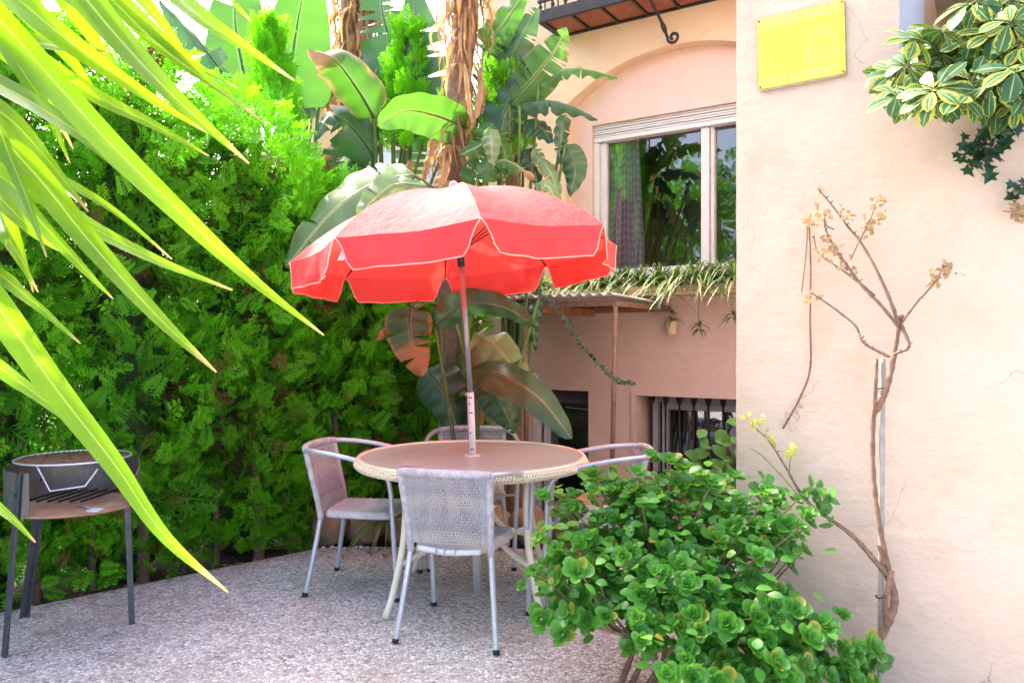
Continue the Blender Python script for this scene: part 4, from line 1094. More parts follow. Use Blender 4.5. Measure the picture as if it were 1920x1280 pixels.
# ================================================================ banana plants
def blade(mid, hw, N, tears=6, fold=.35, dry_tip=0.0, dry_edge=0.0, seed=0, asym=(1, 1), profp=(.5, .7), wave=.03, nl=34, nw=6, curl=0.0):
    """broad leaf on a curved midrib; the halves split at tears; returns a mesh builder in world space"""
    RB = random.Random(seed); mb = MB(); path = crom(mid, nl + 1); N = Vector(N).normalized()
    St = []
    for i in range(nl + 1):
        T = (path[min(nl, i + 1)] - path[max(0, i - 1)]).normalized(); S = T.cross(N)
        S = S.normalized() if S.length > 1e-3 else T.orthogonal().normalized(); St.append((T, S, S.cross(T)))
    def wprof(t): return (math.sin(math.pi * min(1, t ** profp[0])) ** profp[1]) if 0 < t < 1 else 0.02
    for si, s in enumerate((-1, 1)):
        tt = sorted(RB.sample(range(3, nl - 2), min(tears, nl - 6))) if tears else []
        cuts = [0] + tt + [nl]
        for a, b in zip(cuts[:-1], cuts[1:]):
            if b <= a: continue
            dz = RB.uniform(-.25, .35) if tears else 0; f = fold + dz; seg_t = RB.uniform(0, .12)
            rows = []
            for i in range(a, b + 1):
                T, S, Nn = St[i]; t = i / nl; w_ = hw * wprof(t) * asym[si]
                row = []
                for j in range(nw + 1):
                    v = j / nw
                    gap = 0
                    if tears and i == a and a > 0: gap = .012 * v * (hw / .12)
                    if tears and i == b and b < nl: gap = -.012 * v * (hw / .12)
                    fl = f * (.4 + .6 * v) + curl * v * v
                    p = path[i] + S * s * w_ * v * math.cos(fl) - Nn * w_ * v * math.sin(fl) + T * (gap + w_ * v * .16)
                    p += Nn * wave * v * math.sin(i * .9 + s + RB.random() * .4) * .5
                    d = max(0, min(1, (t - (1 - dry_tip)) * 6)) if dry_tip else 0
                    if dry_edge: d = max(d, max(0, min(1, (v - (1 - dry_edge) + .25 * noise.noise(p * 14)) * 6)))
                    row.append(mb.vert(p, .3 + seg_t, (t, .5 + s * .5 * v), d))
                rows.append(row)
            for i in range(len(rows) - 1):
                for j in range(nw):
                    q = (rows[i][j], rows[i][j + 1], rows[i + 1][j + 1], rows[i + 1][j]); mb.face(*(q if s > 0 else q[::-1]))
    # midrib as a real ridge
    mb.tube([path[i] - St[i][2] * .004 for i in range(0, nl + 1, 2)], [max(.0025, .011 * (1 - i / nl)) * (hw / .14) ** .5 for i in range(0, nl + 1, 2)], 5, t=.35)
    return mb
CAMN = (0, -1, .25)
def plant(name, label, base, leaves, mat_default='banana', cat='plant', group='banana plants between hedge and house'):
    t = thing(name, label, cat, base, group)
    for li, L in enumerate(leaves):
        pts, hwpx, N, opt = L; opt = dict(opt); d0 = sum(p[2] for p in pts) / len(pts)
        mat = M[opt.pop('mat', mat_default)]; pet = opt.pop('pet', None)
        mid = [P(*p) for p in pts]
        mb = blade(mid, hwpx / F * d0, N, seed=li * 13 + len(label), **opt)
        lf = put(mb.build('leaf', mat, smooth=True), t)
        path = [P(*p) for p in pet] if pet else None
        if path is None:
            stem = Vector(base) + Vector((0, 0, max(.3, (mid[0].z - base[2]) * .45)))
            path = [mid[0] + (mid[0] - mid[1]).normalized() * .0, mid[0].lerp(stem, .45) + Vector((0, 0, .04)), stem]
        q = crom([mid[0]] + path[1:] if not pet else [mid[0]] + path, 14)
        mb = MB(); mb.tube(q, [.010 + .008 * i / 13 for i in range(14)], 7); put(mb.build('petiole', M['petiole'], smooth=True), t)
    return t
def stem_of(t, pts, r0, r1, mat='petiole', name='trunk'):
    mb = MB(); q = crom(pts, 16); mb.tube(q, [r0 + (r1 - r0) * i / 15 for i in range(16)], 12); return put(mb.build(name, M[mat], smooth=True), t)

bA = P(560, 640, 6.9); bA.z = -.035
A_ = plant('banana_plant', 'upright banana plant with huge backlit leaves rising behind the hedge top', tuple(bA), [
    ([(537, 205, 6.7), (546, 120, 6.75), (560, 30, 6.8), (580, -70, 6.8)], 78, (0.25, -1, .1), dict(tears=0, fold=.12, profp=(.40, .45), asym=(.85, 1.0), wave=.01, pet=[(530, 260, 6.7), (515, 330, 6.8)])),
    ([(478, 235, 6.9), (455, 130, 6.9), (440, 30, 6.9), (450, -80, 6.9)], 78, (-.2, -1, .1), dict(tears=2, fold=.25, profp=(.42, .5), pet=[(490, 300, 7.0)])),
    ([(452, 190, 6.4), (405, 120, 6.3), (355, 60, 6.2), (300, 0, 6.1)], 60, (.4, -.7, .7), dict(tears=2, fold=.4, mat='banana_dark', pet=[(490, 230, 6.7), (520, 300, 6.8)])),
    ([(585, 200, 7.2), (610, 150, 7.2), (650, 120, 7.2)], 36, (0, -1, .5), dict(tears=3, mat='banana_dark')),
    ([(590, 290, 6.6), (572, 268, 6.4), (552, 262, 6.3)], 30, (.3, -.6, .8), dict(tears=1, mat='banana_dark')),
    ([(628, 345, 6.3), (630, 300, 6.3), (632, 262, 6.3)], 38, (.1, -1, .2), dict(tears=9, fold=.2, mat='banana_dark')),
    ([(595, 205, 7.0), (560, 200, 6.8), (545, 250, 6.6)], 26, (.3, -.7, .6), dict(tears=2, mat='banana_dark')),
])
for px in (500, 520, 545, 570, 590): stem_of(A_, [P(px - 6, 420, 6.9), P(px, 280, 6.9), P(px + 8, 195, 6.9)], .028, .014, name='stalk')
bB = P(700, 640, 6.4); bB.z = -.035
B_ = plant('banana_plant', 'banana plant with a browned folded leaf and a broad arching bright leaf', tuple(bB), [
    ([(702, 222, 5.9), (668, 165, 5.8), (625, 110, 5.7), (578, 92, 5.6)], 60, (-.35, -.8, .5), dict(tears=0, fold=.75, dry_tip=.42, dry_edge=.25, profp=(.5, .5), pet=[(705, 300, 6.0), (700, 380, 6.1)])),
    ([(872, 240, 5.4), (820, 218, 5.3), (760, 208, 5.2), (708, 235, 5.1)], 44, (.0, -.85, -.55), dict(tears=0, fold=-.25, profp=(.55, .5), pet=[(880, 260, 5.5), (850, 330, 5.7), (810, 420, 5.9)])),
    ([(850, 232, 5.5), (845, 195, 5.5), (820, 165, 5.4)], 28, (.3, -1, .0), dict(tears=0, fold=.5)),
    ([(705, 300, 6.1), (665, 245, 6.0), (622, 215, 5.9), (590, 260, 5.8)], 48, (-.1, -.8, .6), dict(tears=2, mat='banana_dark')),
    ([(700, 255, 6.2), (690, 210, 6.2), (660, 195, 6.1)], 34, (.3, -.9, .3), dict(tears=1)),
    ([(770, 180, 6.3), (738, 100, 6.3), (715, 10, 6.3), (718, -60, 6.3)], 62, (.2, -1, .1), dict(tears=5, mat='banana_dark')),
    ([(800, 240, 6.2), (782, 110, 6.2), (775, -30, 6.2)], 68, (-.2, -1, .1), dict(tears=4, mat='banana_dark')),
    ([(760, 270, 6.3), (735, 190, 6.3), (690, 130, 6.2)], 52, (0, -1, .3), dict(tears=3, mat='banana_dark')),
    ([(765, 330, 6.3), (770, 250, 6.3), (750, 180, 6.3)], 52, (0, -1, .2), dict(tears=4, mat='banana_dark')),
    ([(705, 330, 6.2), (660, 300, 6.1), (640, 330, 6.0)], 30, (0, -.9, .4), dict(tears=2, mat='banana_dark')),
])
for px in (697, 712, 735): stem_of(B_, [P(px, 520, 6.3), P(px + 3, 330, 6.2), P(px, 222, 6.1)], .026, .014, name='stalk')
# the leaf lying over the parasol's shoulder
bC = P(850, 640, 5.55); bC.z = LOW
C_ = plant('banana_plant', 'tall banana plant with a shaggy trunk of hanging dead leaves above the parasol', tuple(bC), [
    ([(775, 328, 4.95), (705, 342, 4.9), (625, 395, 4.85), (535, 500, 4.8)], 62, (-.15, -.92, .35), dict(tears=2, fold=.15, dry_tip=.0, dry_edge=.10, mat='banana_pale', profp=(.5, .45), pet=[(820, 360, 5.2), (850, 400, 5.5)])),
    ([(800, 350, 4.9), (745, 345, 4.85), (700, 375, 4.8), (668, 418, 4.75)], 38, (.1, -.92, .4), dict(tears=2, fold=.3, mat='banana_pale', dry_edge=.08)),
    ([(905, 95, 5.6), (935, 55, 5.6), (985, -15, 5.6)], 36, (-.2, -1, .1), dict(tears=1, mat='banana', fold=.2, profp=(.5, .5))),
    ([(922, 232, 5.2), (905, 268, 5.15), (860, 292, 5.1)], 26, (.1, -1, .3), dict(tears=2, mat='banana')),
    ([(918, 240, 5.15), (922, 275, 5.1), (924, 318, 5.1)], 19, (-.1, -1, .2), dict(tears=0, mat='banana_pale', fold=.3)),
    ([(925, 250, 5.25), (945, 290, 5.25), (940, 350, 5.25)], 34, (.2, -1, .1), dict(tears=3, mat='banana', dry_edge=.15, fold=.5)),
    ([(895, 330, 5.1), (945, 300, 5.1), (1005, 335, 5.05)], 30, (.1, -.9, .5), dict(tears=6, mat='banana', dry_tip=.3, fold=.5)),
    ([(880, 350, 5.2), (900, 310, 5.2), (930, 300, 5.2)], 30, (.1, -1, .2), dict(tears=3, mat='banana', dry_edge=.1)),
])
trunk_pts = [P(850, 640, 5.6), P(846, 400, 5.55), P(855, 200, 5.5), P(872, 40, 5.5), P(876, -80, 5.5)]; trunk_pts[0].z = LOW
stem_of(C_, trunk_pts, .10, .085, 'bark2')
def shag(t, pts, n, rad, Lr, seed, name='dead_leaf', wd=(.006, .022)):
    Rq = random.Random(seed); path = crom(pts, 60)
    for part_ in range(8):
        mb = MB()
        for _ in range(n // 8):
            i = Rq.randrange(2, 58); a = Rq.uniform(0, 2 * math.pi); o = Vector((math.cos(a), math.sin(a), 0)); L = Rq.uniform(*Lr); w_ = Rq.uniform(*wd)
            base = path[i] + o * rad * .8; tnt = Rq.random(); side = Vector((-o.y, o.x, 0)); tw = Rq.uniform(-1, 1); prev = None; flare = Rq.uniform(.05, .5)
            for s_ in range(6):
                s = s_ / 5
                p = base + o * (rad * .35 + L * flare * math.sin(s * 2.4)) + Vector((0, 0, .10 * L * math.sin(s * 3) - L * s)) + side * tw * L * .18 * s * s
                ss = (side * math.cos(tw * s * 2) + o * math.sin(tw * s * 2)) * w_ * (1 - .7 * s)
                cur = (mb.vert(p - ss, tnt, (s, 0.01)), mb.vert(p + ss, tnt, (s, .99)))
                if prev: mb.face(prev[0], prev[1], cur[1], cur[0])
                prev = cur
        tag(put(mb.build(name, M['dryleaf'], smooth=True), t), kind='stuff')
shag(C_, [P(846, 380, 5.5), P(855, 200, 5.5), P(872, 40, 5.5), P(876, -60, 5.5)], 260, .085, (.10, .36), 21)
for (pts, hw_) in (([(840, 300, 5.2), (825, 340, 5.1), (818, 375, 5.1)], 14), ([(815, 260, 5.25), (800, 310, 5.2), (790, 352, 5.2)], 12), ([(905, 150, 5.3), (890, 220, 5.25), (870, 260, 5.25)], 9), ([(872, 120, 5.25), (880, 200, 5.2), (888, 240, 5.2)], 8), ([(770, 300, 5.4), (755, 335, 5.4), (745, 360, 5.4)], 14)):
    mb = blade([P(*p) for p in pts], hw_ / F * 5.2, (0, -1, .1), tears=2, fold=.7, seed=hw_); put(mb.build('dead_leaf', M['dryleaf'], smooth=True), C_)
bP = P(666, 640, 7.4); bP.z = -.035
pt_ = thing('palm', 'thick palm trunk wrapped in peeling dry leaf bases behind the banana leaves', 'palm', tuple(bP))
pp = [bP, P(664, 200, 7.4), P(668, 60, 7.4), P(672, -60, 7.4)]
stem_of(pt_, pp, .17, .16, 'bark2'); shag(pt_, pp[1:], 240, .16, (.15, .4), 33, 'leaf_base', (.012, .04))
bD = P(960, 640, 5.9); bD.z = LOW
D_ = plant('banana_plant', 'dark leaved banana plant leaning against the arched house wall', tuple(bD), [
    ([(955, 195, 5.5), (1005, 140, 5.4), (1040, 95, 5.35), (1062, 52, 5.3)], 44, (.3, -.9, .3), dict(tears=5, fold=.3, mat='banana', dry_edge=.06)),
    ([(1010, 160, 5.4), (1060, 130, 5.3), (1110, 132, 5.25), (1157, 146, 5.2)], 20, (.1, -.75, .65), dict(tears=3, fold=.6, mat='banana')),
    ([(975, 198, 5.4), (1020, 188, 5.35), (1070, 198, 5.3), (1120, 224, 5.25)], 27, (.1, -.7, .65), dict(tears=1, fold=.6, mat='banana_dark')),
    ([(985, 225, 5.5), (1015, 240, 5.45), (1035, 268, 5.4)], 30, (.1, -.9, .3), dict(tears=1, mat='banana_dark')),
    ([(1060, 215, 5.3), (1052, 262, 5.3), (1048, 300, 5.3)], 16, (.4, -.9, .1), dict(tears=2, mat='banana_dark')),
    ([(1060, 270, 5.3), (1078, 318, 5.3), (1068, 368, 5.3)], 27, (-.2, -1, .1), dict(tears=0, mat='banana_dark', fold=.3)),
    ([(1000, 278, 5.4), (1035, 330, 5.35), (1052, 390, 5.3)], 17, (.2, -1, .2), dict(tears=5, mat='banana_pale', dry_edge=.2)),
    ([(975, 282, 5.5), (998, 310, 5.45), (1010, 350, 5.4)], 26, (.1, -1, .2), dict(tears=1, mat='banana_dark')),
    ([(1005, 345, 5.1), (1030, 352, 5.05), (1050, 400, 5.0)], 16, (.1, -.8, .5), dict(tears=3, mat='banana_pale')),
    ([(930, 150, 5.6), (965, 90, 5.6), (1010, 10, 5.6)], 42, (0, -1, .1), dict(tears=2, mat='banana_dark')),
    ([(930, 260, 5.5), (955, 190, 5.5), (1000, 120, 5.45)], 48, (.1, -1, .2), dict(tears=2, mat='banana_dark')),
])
stem_of(D_, [bD, P(962, 420, 5.85), P(955, 230, 5.7)], .075, .05, 'bark2')
bE = P(885, 640, 5.15); bE.z = LOW
E_ = plant('banana_plant', 'banana plant drooping under the parasol with orange-edged and glossy leaves', tuple(bE), [
    ([(770, 572, 4.75), (768, 610, 4.72), (776, 655, 4.7), (792, 705, 4.7)], 44, (.0, -1, .1), dict(tears=2, fold=.35, mat='banana_dark', dry_tip=.48, dry_edge=.2, asym=(1.0, 1.15), profp=(.42, .5), pet=[(800, 565, 4.9), (850, 600, 5.1), (885, 720, 5.15)])),
    ([(765, 585, 4.8), (735, 600, 4.8), (705, 640, 4.8)], 26, (.0, -1, .2), dict(tears=1, fold=.4, mat='banana_dark', dry_tip=.35, pet=[(800, 565, 4.9)])),
    ([(815, 612, 4.9), (870, 572, 4.9), (940, 575, 4.85), (1008, 612, 4.8)], 30, (.1, -.9, -.35), dict(tears=0, fold=.3, mat='banana_dark', profp=(.5, .5))),
    ([(880, 690, 4.75), (940, 702, 4.6), (1010, 745, 4.5), (1072, 822, 4.45)], 44, (-.15, -.62, .77), dict(tears=0, fold=.22, mat='banana_dark', profp=(.55, .5), wave=.012)),
    ([(890, 625, 4.95), (930, 650, 4.85), (965, 690, 4.8), (1012, 712, 4.75)], 36, (-.2, -.8, .55), dict(tears=6, fold=.3, mat='banana_pale')),
    ([(900, 700, 4.95), (940, 760, 4.9), (965, 812, 4.85)], 36, (.0, -1, .2), dict(tears=1, fold=.25, mat='banana_dark')),
    ([(800, 690, 5.2), (835, 740, 5.15), (865, 830, 5.1)], 48, (.2, -1, .1), dict(tears=1, fold=.25, mat='banana_dark')),
    ([(1010, 560, 5.2), (1000, 610, 5.2), (1005, 660, 5.2)], 14, (.0, -1, .1), dict(tears=0, mat='banana_dark')),
])
stem_of(E_, [bE, P(890, 800, 5.15), P(893, 640, 5.1)], .07, .045, 'bark2')

# ================================================================ palm blades close to the camera
pb = thing('palm', 'palm with long arching sword-like blades lit through by the sun', 'palm', (-1.55, 1.25, 0))
mb = MB(); tp = [Vector((-1.55, 1.25, 0)), Vector((-1.56, 1.25, .6)), Vector((-1.52, 1.22, 1.15))]
mb.tube(crom(tp, 12), [.13, .12, .115, .11, .105, .10, .10, .095, .09, .085, .08, .06], 14); put(mb.build('trunk', M['bark2'], smooth=True), pb)
BL = [([(-70, -45), (60, 105), (200, 262), (335, 395), (470, 520), (607, 628)], 26, 1.02), ([(130, -40), (225, 75), (330, 185), (467, 307)], 27, 1.10),
      ([(300, -40), (380, 35), (450, 82), (551, 151)], 17, 1.14), ([(-10, -40), (110, 62), (240, 155), (390, 250)], 22, 1.20), ([(200, -30), (300, 70), (370, 125), (446, 166)], 11, 1.25),
      ([(230, 20), (310, 95), (400, 160), (487, 224)], 14, 1.22), ([(60, 100), (180, 180), (290, 235), (392, 293)], 15, 1.18), ([(-20, 60), (60, 78), (140, 92), (202, 97)], 14, 1.25),
      ([(-50, 130), (80, 205), (180, 275), (291, 381)], 16, 1.08), ([(-30, 20), (40, 130), (90, 210), (131, 306)], 15, 1.24), ([(-60, 170), (20, 225), (90, 300), (166, 397)], 20, 1.12),
      ([(-60, 210), (60, 320), (170, 455), (300, 598), (406, 698)], 25, 1.04), ([(-30, 130), (10, 270), (50, 370), (88, 482)], 15, 0.98), ([(60, 360), (180, 430), (300, 490), (436, 544)], 13, 1.10),
      ([(20, 300), (120, 340), (220, 400), (322, 486)], 9, 1.16), ([(0, 330), (80, 420), (150, 495), (212, 560)], 14, 1.07), ([(-70, 460), (20, 530), (80, 580), (151, 644)], 13, 1.0),
      ([(-110, 430), (0, 580), (110, 735), (215, 870), (310, 1005), (427, 1109)], 25, .98), ([(-90, 620), (0, 690), (90, 755), (190, 838)], 15, 1.02), ([(-120, 880), (-40, 922), (20, 968), (67, 1016)], 11, 1.0),
      ([(-60, 380), (-10, 400), (10, 440), (13, 462)], 8, 1.1), ([(-80, 470), (-20, 500), (20, 520), (52, 551)], 7, 1.12), ([(-60, -10), (10, 60), (90, 150), (150, 220)], 20, 1.3),
      ([(90, -40), (190, 40), (260, 120), (300, 170)], 15, 1.32), ([(-40, 250), (40, 300), (100, 340), (150, 380)], 15, 1.26), ([(-70, 100), (-20, 230), (15, 330), (30, 420)], 16, 1.2),
      ([(340, -60), (400, -10), (440, 10), (470, 40)], 8, 1.3), ([(-60, 300), (0, 370), (60, 430), (110, 470)], 18, 1.15)]
RP = random.Random(9)
for (x, y, l_, a_, w_) in ((-40, -60, 330, 40, 20), (60, -70, 300, 47, 17), (-60, 40, 320, 36, 18), (-80, 160, 300, 44, 18), (-70, 330, 260, 50, 16), (-60, 560, 200, 42, 12), (190, -80, 260, 43, 14), (-80, -80, 420, 52, 20), (-60, 230, 340, 62, 14)):
    a_ = math.radians(a_); BL.append(([(x + l_ * q * math.cos(a_ + .12 * q), y + l_ * q * math.sin(a_ + .12 * q)) for q in (0, .35, .7, 1)], w_, 1.34 + .02 * (x % 5)))
rach = crom([Vector((-1.52, 1.22, 1.15)), Vector((-1.30, 1.18, 1.75)), Vector((-.80, 1.14, 2.15)), Vector((-.28, 1.12, 2.20))], 40)
rach2 = crom([Vector((-1.52, 1.22, 1.10)), Vector((-1.25, 1.12, 1.45)), Vector((-.98, 1.04, 1.62)), Vector((-.78, 1.0, 1.55))], 30)
for rc in (rach, rach2):
    mb = MB(); mb.tube(rc, [.022 - .016 * i / (len(rc) - 1) for i in range(len(rc))], 8); put(mb.build('leaf_stalk', M['petiole'], smooth=True), pb)
for i, (px, hw_, d) in enumerate(BL):
    n = len(px); pts = [P(x, y, d + .02 * math.sin(k_ * 1.7 + i) - .03 * k_ / n) for k_, (x, y) in enumerate(px)]
    d0 = (pts[0] - pts[1]).normalized(); b0 = min(list(rach) + list(rach2), key=lambda q: (q - (pts[0] + d0 * .25)).length)
    pts = [b0, b0.lerp(pts[0], .55) + d0 * .04] + pts
    nl = 44; path = crom(pts, nl + 1); mb = MB(); tw = RP.uniform(-.5, .5); N0 = Vector((RP.uniform(-.35, .35) + .15, -1, RP.uniform(-.1, .5))).normalized(); hw = hw_ * 1.15 / F * d
    fold = RP.uniform(.25, .55); prev = None; tnt = RP.random()
    full = crom(pts, 200); 
    for k_ in range(nl + 1):
        s = k_ / nl; T = (path[min(nl, k_ + 1)] - path[max(0, k_ - 1)]).normalized(); S = T.cross(N0).normalized(); Nn = S.cross(T)
        a = tw * (s - .5); S2 = S * math.cos(a) + Nn * math.sin(a); N2 = Nn * math.cos(a) - S * math.sin(a)
        w_ = hw * min(1, .25 + 2.2 * s) * (1 - max(0, (s - .42) / .58) ** 1.5) + .0012
        dr = max(0, min(1, (s - (.965 - .02 * (i % 3))) * 40)); cur = []
        for v in (-1, -.5, 0, .5, 1):
            cur.append(mb.vert(path[k_] + S2 * w_ * v * math.cos(fold) + N2 * w_ * abs(v) * math.sin(fold), tnt, (s, .5 + .5 * v), dr))
        if prev:
            for q in range(4): mb.face(prev[q], prev[q + 1], cur[q + 1], cur[q])
        prev = cur
    put(mb.build('blade', M['palm'], smooth=True), pb)

# ================================================================ round-leaved bush
bb = G(1205, 1290); bush = thing('round_leaved_bush', 'bushy shrub of rounded glossy green leaves in front of the cream wall', 'bush', tuple(bb))
def round_leaf_mesh(seed):
    Rl = random.Random(seed); mb = MB()
    nl_ = Rl.randint(10, 13)
    for i in range(nl_):
        ring = i / nl_; a = i * 2.399 + Rl.uniform(-.2, .2); el = Rl.uniform(.05, .35) + 1.05 * ring; L = (1.0 - .50 * ring) * Rl.uniform(.88, 1.1)
        d = Vector((math.cos(a) * math.cos(el), math.sin(a) * math.cos(el), math.sin(el))); s = Vector((-math.sin(a), math.cos(a), 0)); n3 = d.cross(s) * -1; n3 = -n3 if n3.z < 0 else n3
        t = Rl.uniform(0, .45) + .3 * ring; dq = 1.0 if Rl.random() < .02 else 0.0; c0 = mb.vert(d * .12, t); cen = mb.vert(d * L * .62 - n3 * .05, t, (0, 0), 0); rim = []
        for q in range(11):
            b = -2.75 + 5.5 * q / 10; rr = .40 * L
            p = d * (L * .60 + rr * math.cos(b) * .98) + s * rr * math.sin(b) * .95 + n3 * (.13 * L * (math.sin(b) ** 2) + .06 * L * math.cos(b) ** 2)
            rim.append(mb.vert(p, t, (0, 0), dq))
        for q in range(10): mb.face(cen, rim[q], rim[q + 1])
        mb.face(cen, c0, rim[0]); mb.face(cen, rim[10], c0)
    return mb.mesh('leaf_rosette', smooth=True)
ros = [round_leaf_mesh(s) for s in range(9)]
for m_ in ros: m_.materials.append(M['bush'])
blobs = [(1215, 900, 115, 36, 3.12, 19), (1120, 945, 135, 45, 3.08, 20), (1300, 945, 180, 55, 3.0, 30), (1420, 980, 100, 60, 2.85, 22), (1455, 1020, 65, 45, 2.78, 11), (1180, 1010, 165, 45, 2.95, 20), (1060, 1080, 110, 42, 2.95, 18),
         (1190, 1085, 120, 45, 2.85, 16), (1330, 1090, 150, 60, 2.72, 24), (1160, 1145, 120, 35, 2.75, 14), (1290, 1180, 130, 45, 2.65, 18), (1420, 1180, 130, 60, 2.62, 24), (1535, 1225, 100, 50, 2.62, 20), (1350, 1258, 150, 30, 2.55, 16), (1480, 1262, 90, 22, 2.56, 10), (1060, 1160, 60, 30, 2.85, 6), (1605, 1262, 40, 24, 2.66, 6)]
cen = P(1260, 1040, 3.05); RBu = random.Random(17); rosp = []
for (px, py, rx, ry, d, n) in blobs:
    for _ in range(n):
        a = RBu.uniform(0, 2 * math.pi); r = math.sqrt(RBu.random())
        p = P(px + rx * r * math.cos(a), py + ry * r * math.sin(a), d + RBu.uniform(-.10, .16)); 
        lim = C_W - .07 - NI.dot(p)
        if lim < 0: p = p + NO * (-lim)
        if p.z < .05: continue
        rosp.append(p)
rosp = rosp[:298]
for i, p in enumerate(rosp):
    o = link('leaf_rosette', ros[i % 9]); o.parent = bush; o.location = p - bb
    nrm = ((p - cen).normalized() * .65 + Vector((0, -.28, .80)) + Vector((RBu.uniform(-.45, .45), RBu.uniform(-.45, .3), RBu.uniform(-.3, .3)))).normalized()
    qn = nrm.to_track_quat('Z', 'Y'); o.rotation_mode = 'QUATERNION'; o.rotation_quaternion = qn
    s = RBu.choice((.030, .038, .046, .054, .062, .068)) * RBu.uniform(.9, 1.1); o.scale = (s, s, s)
# the many more rosettes too deep inside to tell apart
VV, FF, TT, off_ = [], [], [], 0
for i in range(330):
    p = rosp[RBu.randrange(len(rosp))].lerp(cen, RBu.uniform(.0, .30)) + Vector((RBu.gauss(0, .035), RBu.uniform(.0, .12), RBu.gauss(0, .035)))
    if p.z < .05: continue
    lim = C_W - .06 - NI.dot(p)
    if lim < 0: p = p + NO * (-lim)
    m_ = ros[i % 9]; nrm = ((p - cen).normalized() * .5 + Vector((0, -.4, .7)) + Vector((RBu.uniform(-.6, .6), RBu.uniform(-.5, .4), RBu.uniform(-.4, .4)))).normalized()
    mt = Matrix.Translation(p - bb) @ nrm.to_track_quat('Z', 'Y').to_matrix().to_4x4() @ Matrix.Scale(RBu.uniform(.036, .058), 4)
    co = np.empty(len(m_.vertices) * 3, np.float32); m_.vertices.foreach_get('co', co); co = co.reshape(-1, 3)
    A4 = np.array(mt); VV.append(co @ A4[:3, :3].T + A4[:3, 3]); li_ = np.empty(len(m_.loops), np.int32); m_.loops.foreach_get('vertex_index', li_)
    FF.append(li_.reshape(-1, 3) + off_); off_ += len(co); TT.append(np.full(len(co), RBu.random()))
o = link('leaf_rosettes', mesh_np('leaf_rosettes', np.concatenate(VV), np.concatenate(FF), np.concatenate(TT), True), M['bush'], bush); tag(o, kind='stuff')
hubs = [bb + Vector((RBu.uniform(-.25, .30), RBu.uniform(-.2, .25), RBu.uniform(.25, .5))) for _ in range(9)]
for i in range(5):
    mb = MB(); b0 = bb + Vector((.05 * i - .10, .03 * (i % 2), -.02)); h_ = hubs[i]
    mb.tube(crom([b0, b0.lerp(h_, .5) + Vector((RBu.uniform(-.05, .05), 0, .05)), h_], 10), [.013 - .0007 * k_ for k_ in range(10)], 8); put(mb.build('stem', M['bark2'], smooth=True), bush)
mb = MB()
for i, p in enumerate(rosp):
    if i % 2 or p.z < .42: continue
    h_ = min(hubs[:5], key=lambda q: (q - p).length); mid = h_.lerp(p, .5) + Vector((0, 0, -.05)); mb.tube(crom([h_, mid, p], 7), [.007, .006, .0055, .005, .004, .003, .0025], 5)
tag(put(mb.build('twigs', M['bark2']), bush), kind='stuff')
mb = MB()                                      # inner, more loosely set leaves
for _ in range(1700):
    p = rosp[RBu.randrange(len(rosp))].lerp(cen, RBu.uniform(.05, .42)) + Vector((RBu.gauss(0, .05), RBu.gauss(0, .06), RBu.gauss(0, .05)))
    if p.z < .03 or C_W - NI.dot(p) < .03: continue
    small_leaf(mb, p, Vector((RBu.gauss(0, 1), RBu.gauss(0, 1), RBu.uniform(-.4, .8))), Vector((RBu.gauss(0, .4), -.4, 1)), RBu.uniform(.035, .055), RBu.uniform(.015, .022), RBu.random(), 1.0 if RBu.random() < .012 else 0.0, seg=5)
tag(put(mb.build('inner_leaves', M['bush'], smooth=True), bush), kind='stuff')

# vine by the corner of the wing
vb = G(1370, 1000); vb = P(1350, 900, 3.75); vb.z = .0
vn = thing('climbing_vine', 'leafy climbing vine at the corner of the cream wing before the lower window', 'vine', tuple(vb)); RV = random.Random(2)
mb = MB()
for (x0, y0, x1, y1) in ((1350, 960, 1362, 790), (1340, 950, 1322, 805), (1365, 950, 1376, 830), (1345, 930, 1310, 860)):
    a = P(x0, y0, 3.8); b = P(x1, y1, 3.75); put_ = crom([Vector((vb.x, vb.y, 0)), a, a.lerp(b, .5) + Vector((.01, 0, 0)), b], 16); mb.tube(put_, .0035, 5)
    for q in range(15):
        p = put_[5 + q % 11]
        small_leaf(mb, p, Vector((RV.uniform(-1, .8), RV.uniform(-.8, .2), RV.uniform(-.5, .5))), Vector((RV.uniform(-.4, .4), -.8, .7)), RV.uniform(.06, .10), RV.uniform(.02, .032), RV.random(), seg=5)
put(mb.build('foliage', M['vine'], smooth=True), vn)

# ================================================================ bare rose sapling on its cane
def wp(px, py, off): return hit(px, py, C_W - off)
rb_ = wp(1632, 1262, .16); rb_.z = 0
rose = thing('bare_sapling', 'bare thorny sapling with dried flower heads tied to a cane against the cream wall', 'sapling', tuple(rb_)); RS = random.Random(6)
def branch(name, px, r0, r1, off=.14, mat='bark2', start=None, n=None, thorns=0):
    pts = [wp(x, y, off + .02 * math.sin(i * 1.3)) for i, (x, y) in enumerate(px)]
    if start is not None: pts = [start] + pts
    n = n or len(pts) * 6; path = crom(pts, n); mb = MB(); mb.tube(path, [(r0 + (r1 - r0) * i / (n - 1)) * (1 + .12 * math.sin(i * 1.9)) for i in range(n)], 8)
    for _ in range(thorns):
        i = RS.randrange(1, n - 1); d = Vector((RS.uniform(-1, 1), RS.uniform(-1, .2), RS.uniform(0, .8))).normalized(); mb.tube([path[i], path[i] + d * RS.uniform(.012, .022)], [.0035, .001], 5)
    put(mb.build(name, M[mat], smooth=True), rose); return path
branch('stem', [(1632, 1255), (1640, 1215), (1665, 1165), (1677, 1130), (1672, 1095), (1662, 1075), (1650, 1020)], .020, .011, start=rb_, thorns=8)
branch('stem', [(1662, 1170), (1660, 1130), (1668, 1090), (1672, 1070)], .012, .010, .17)
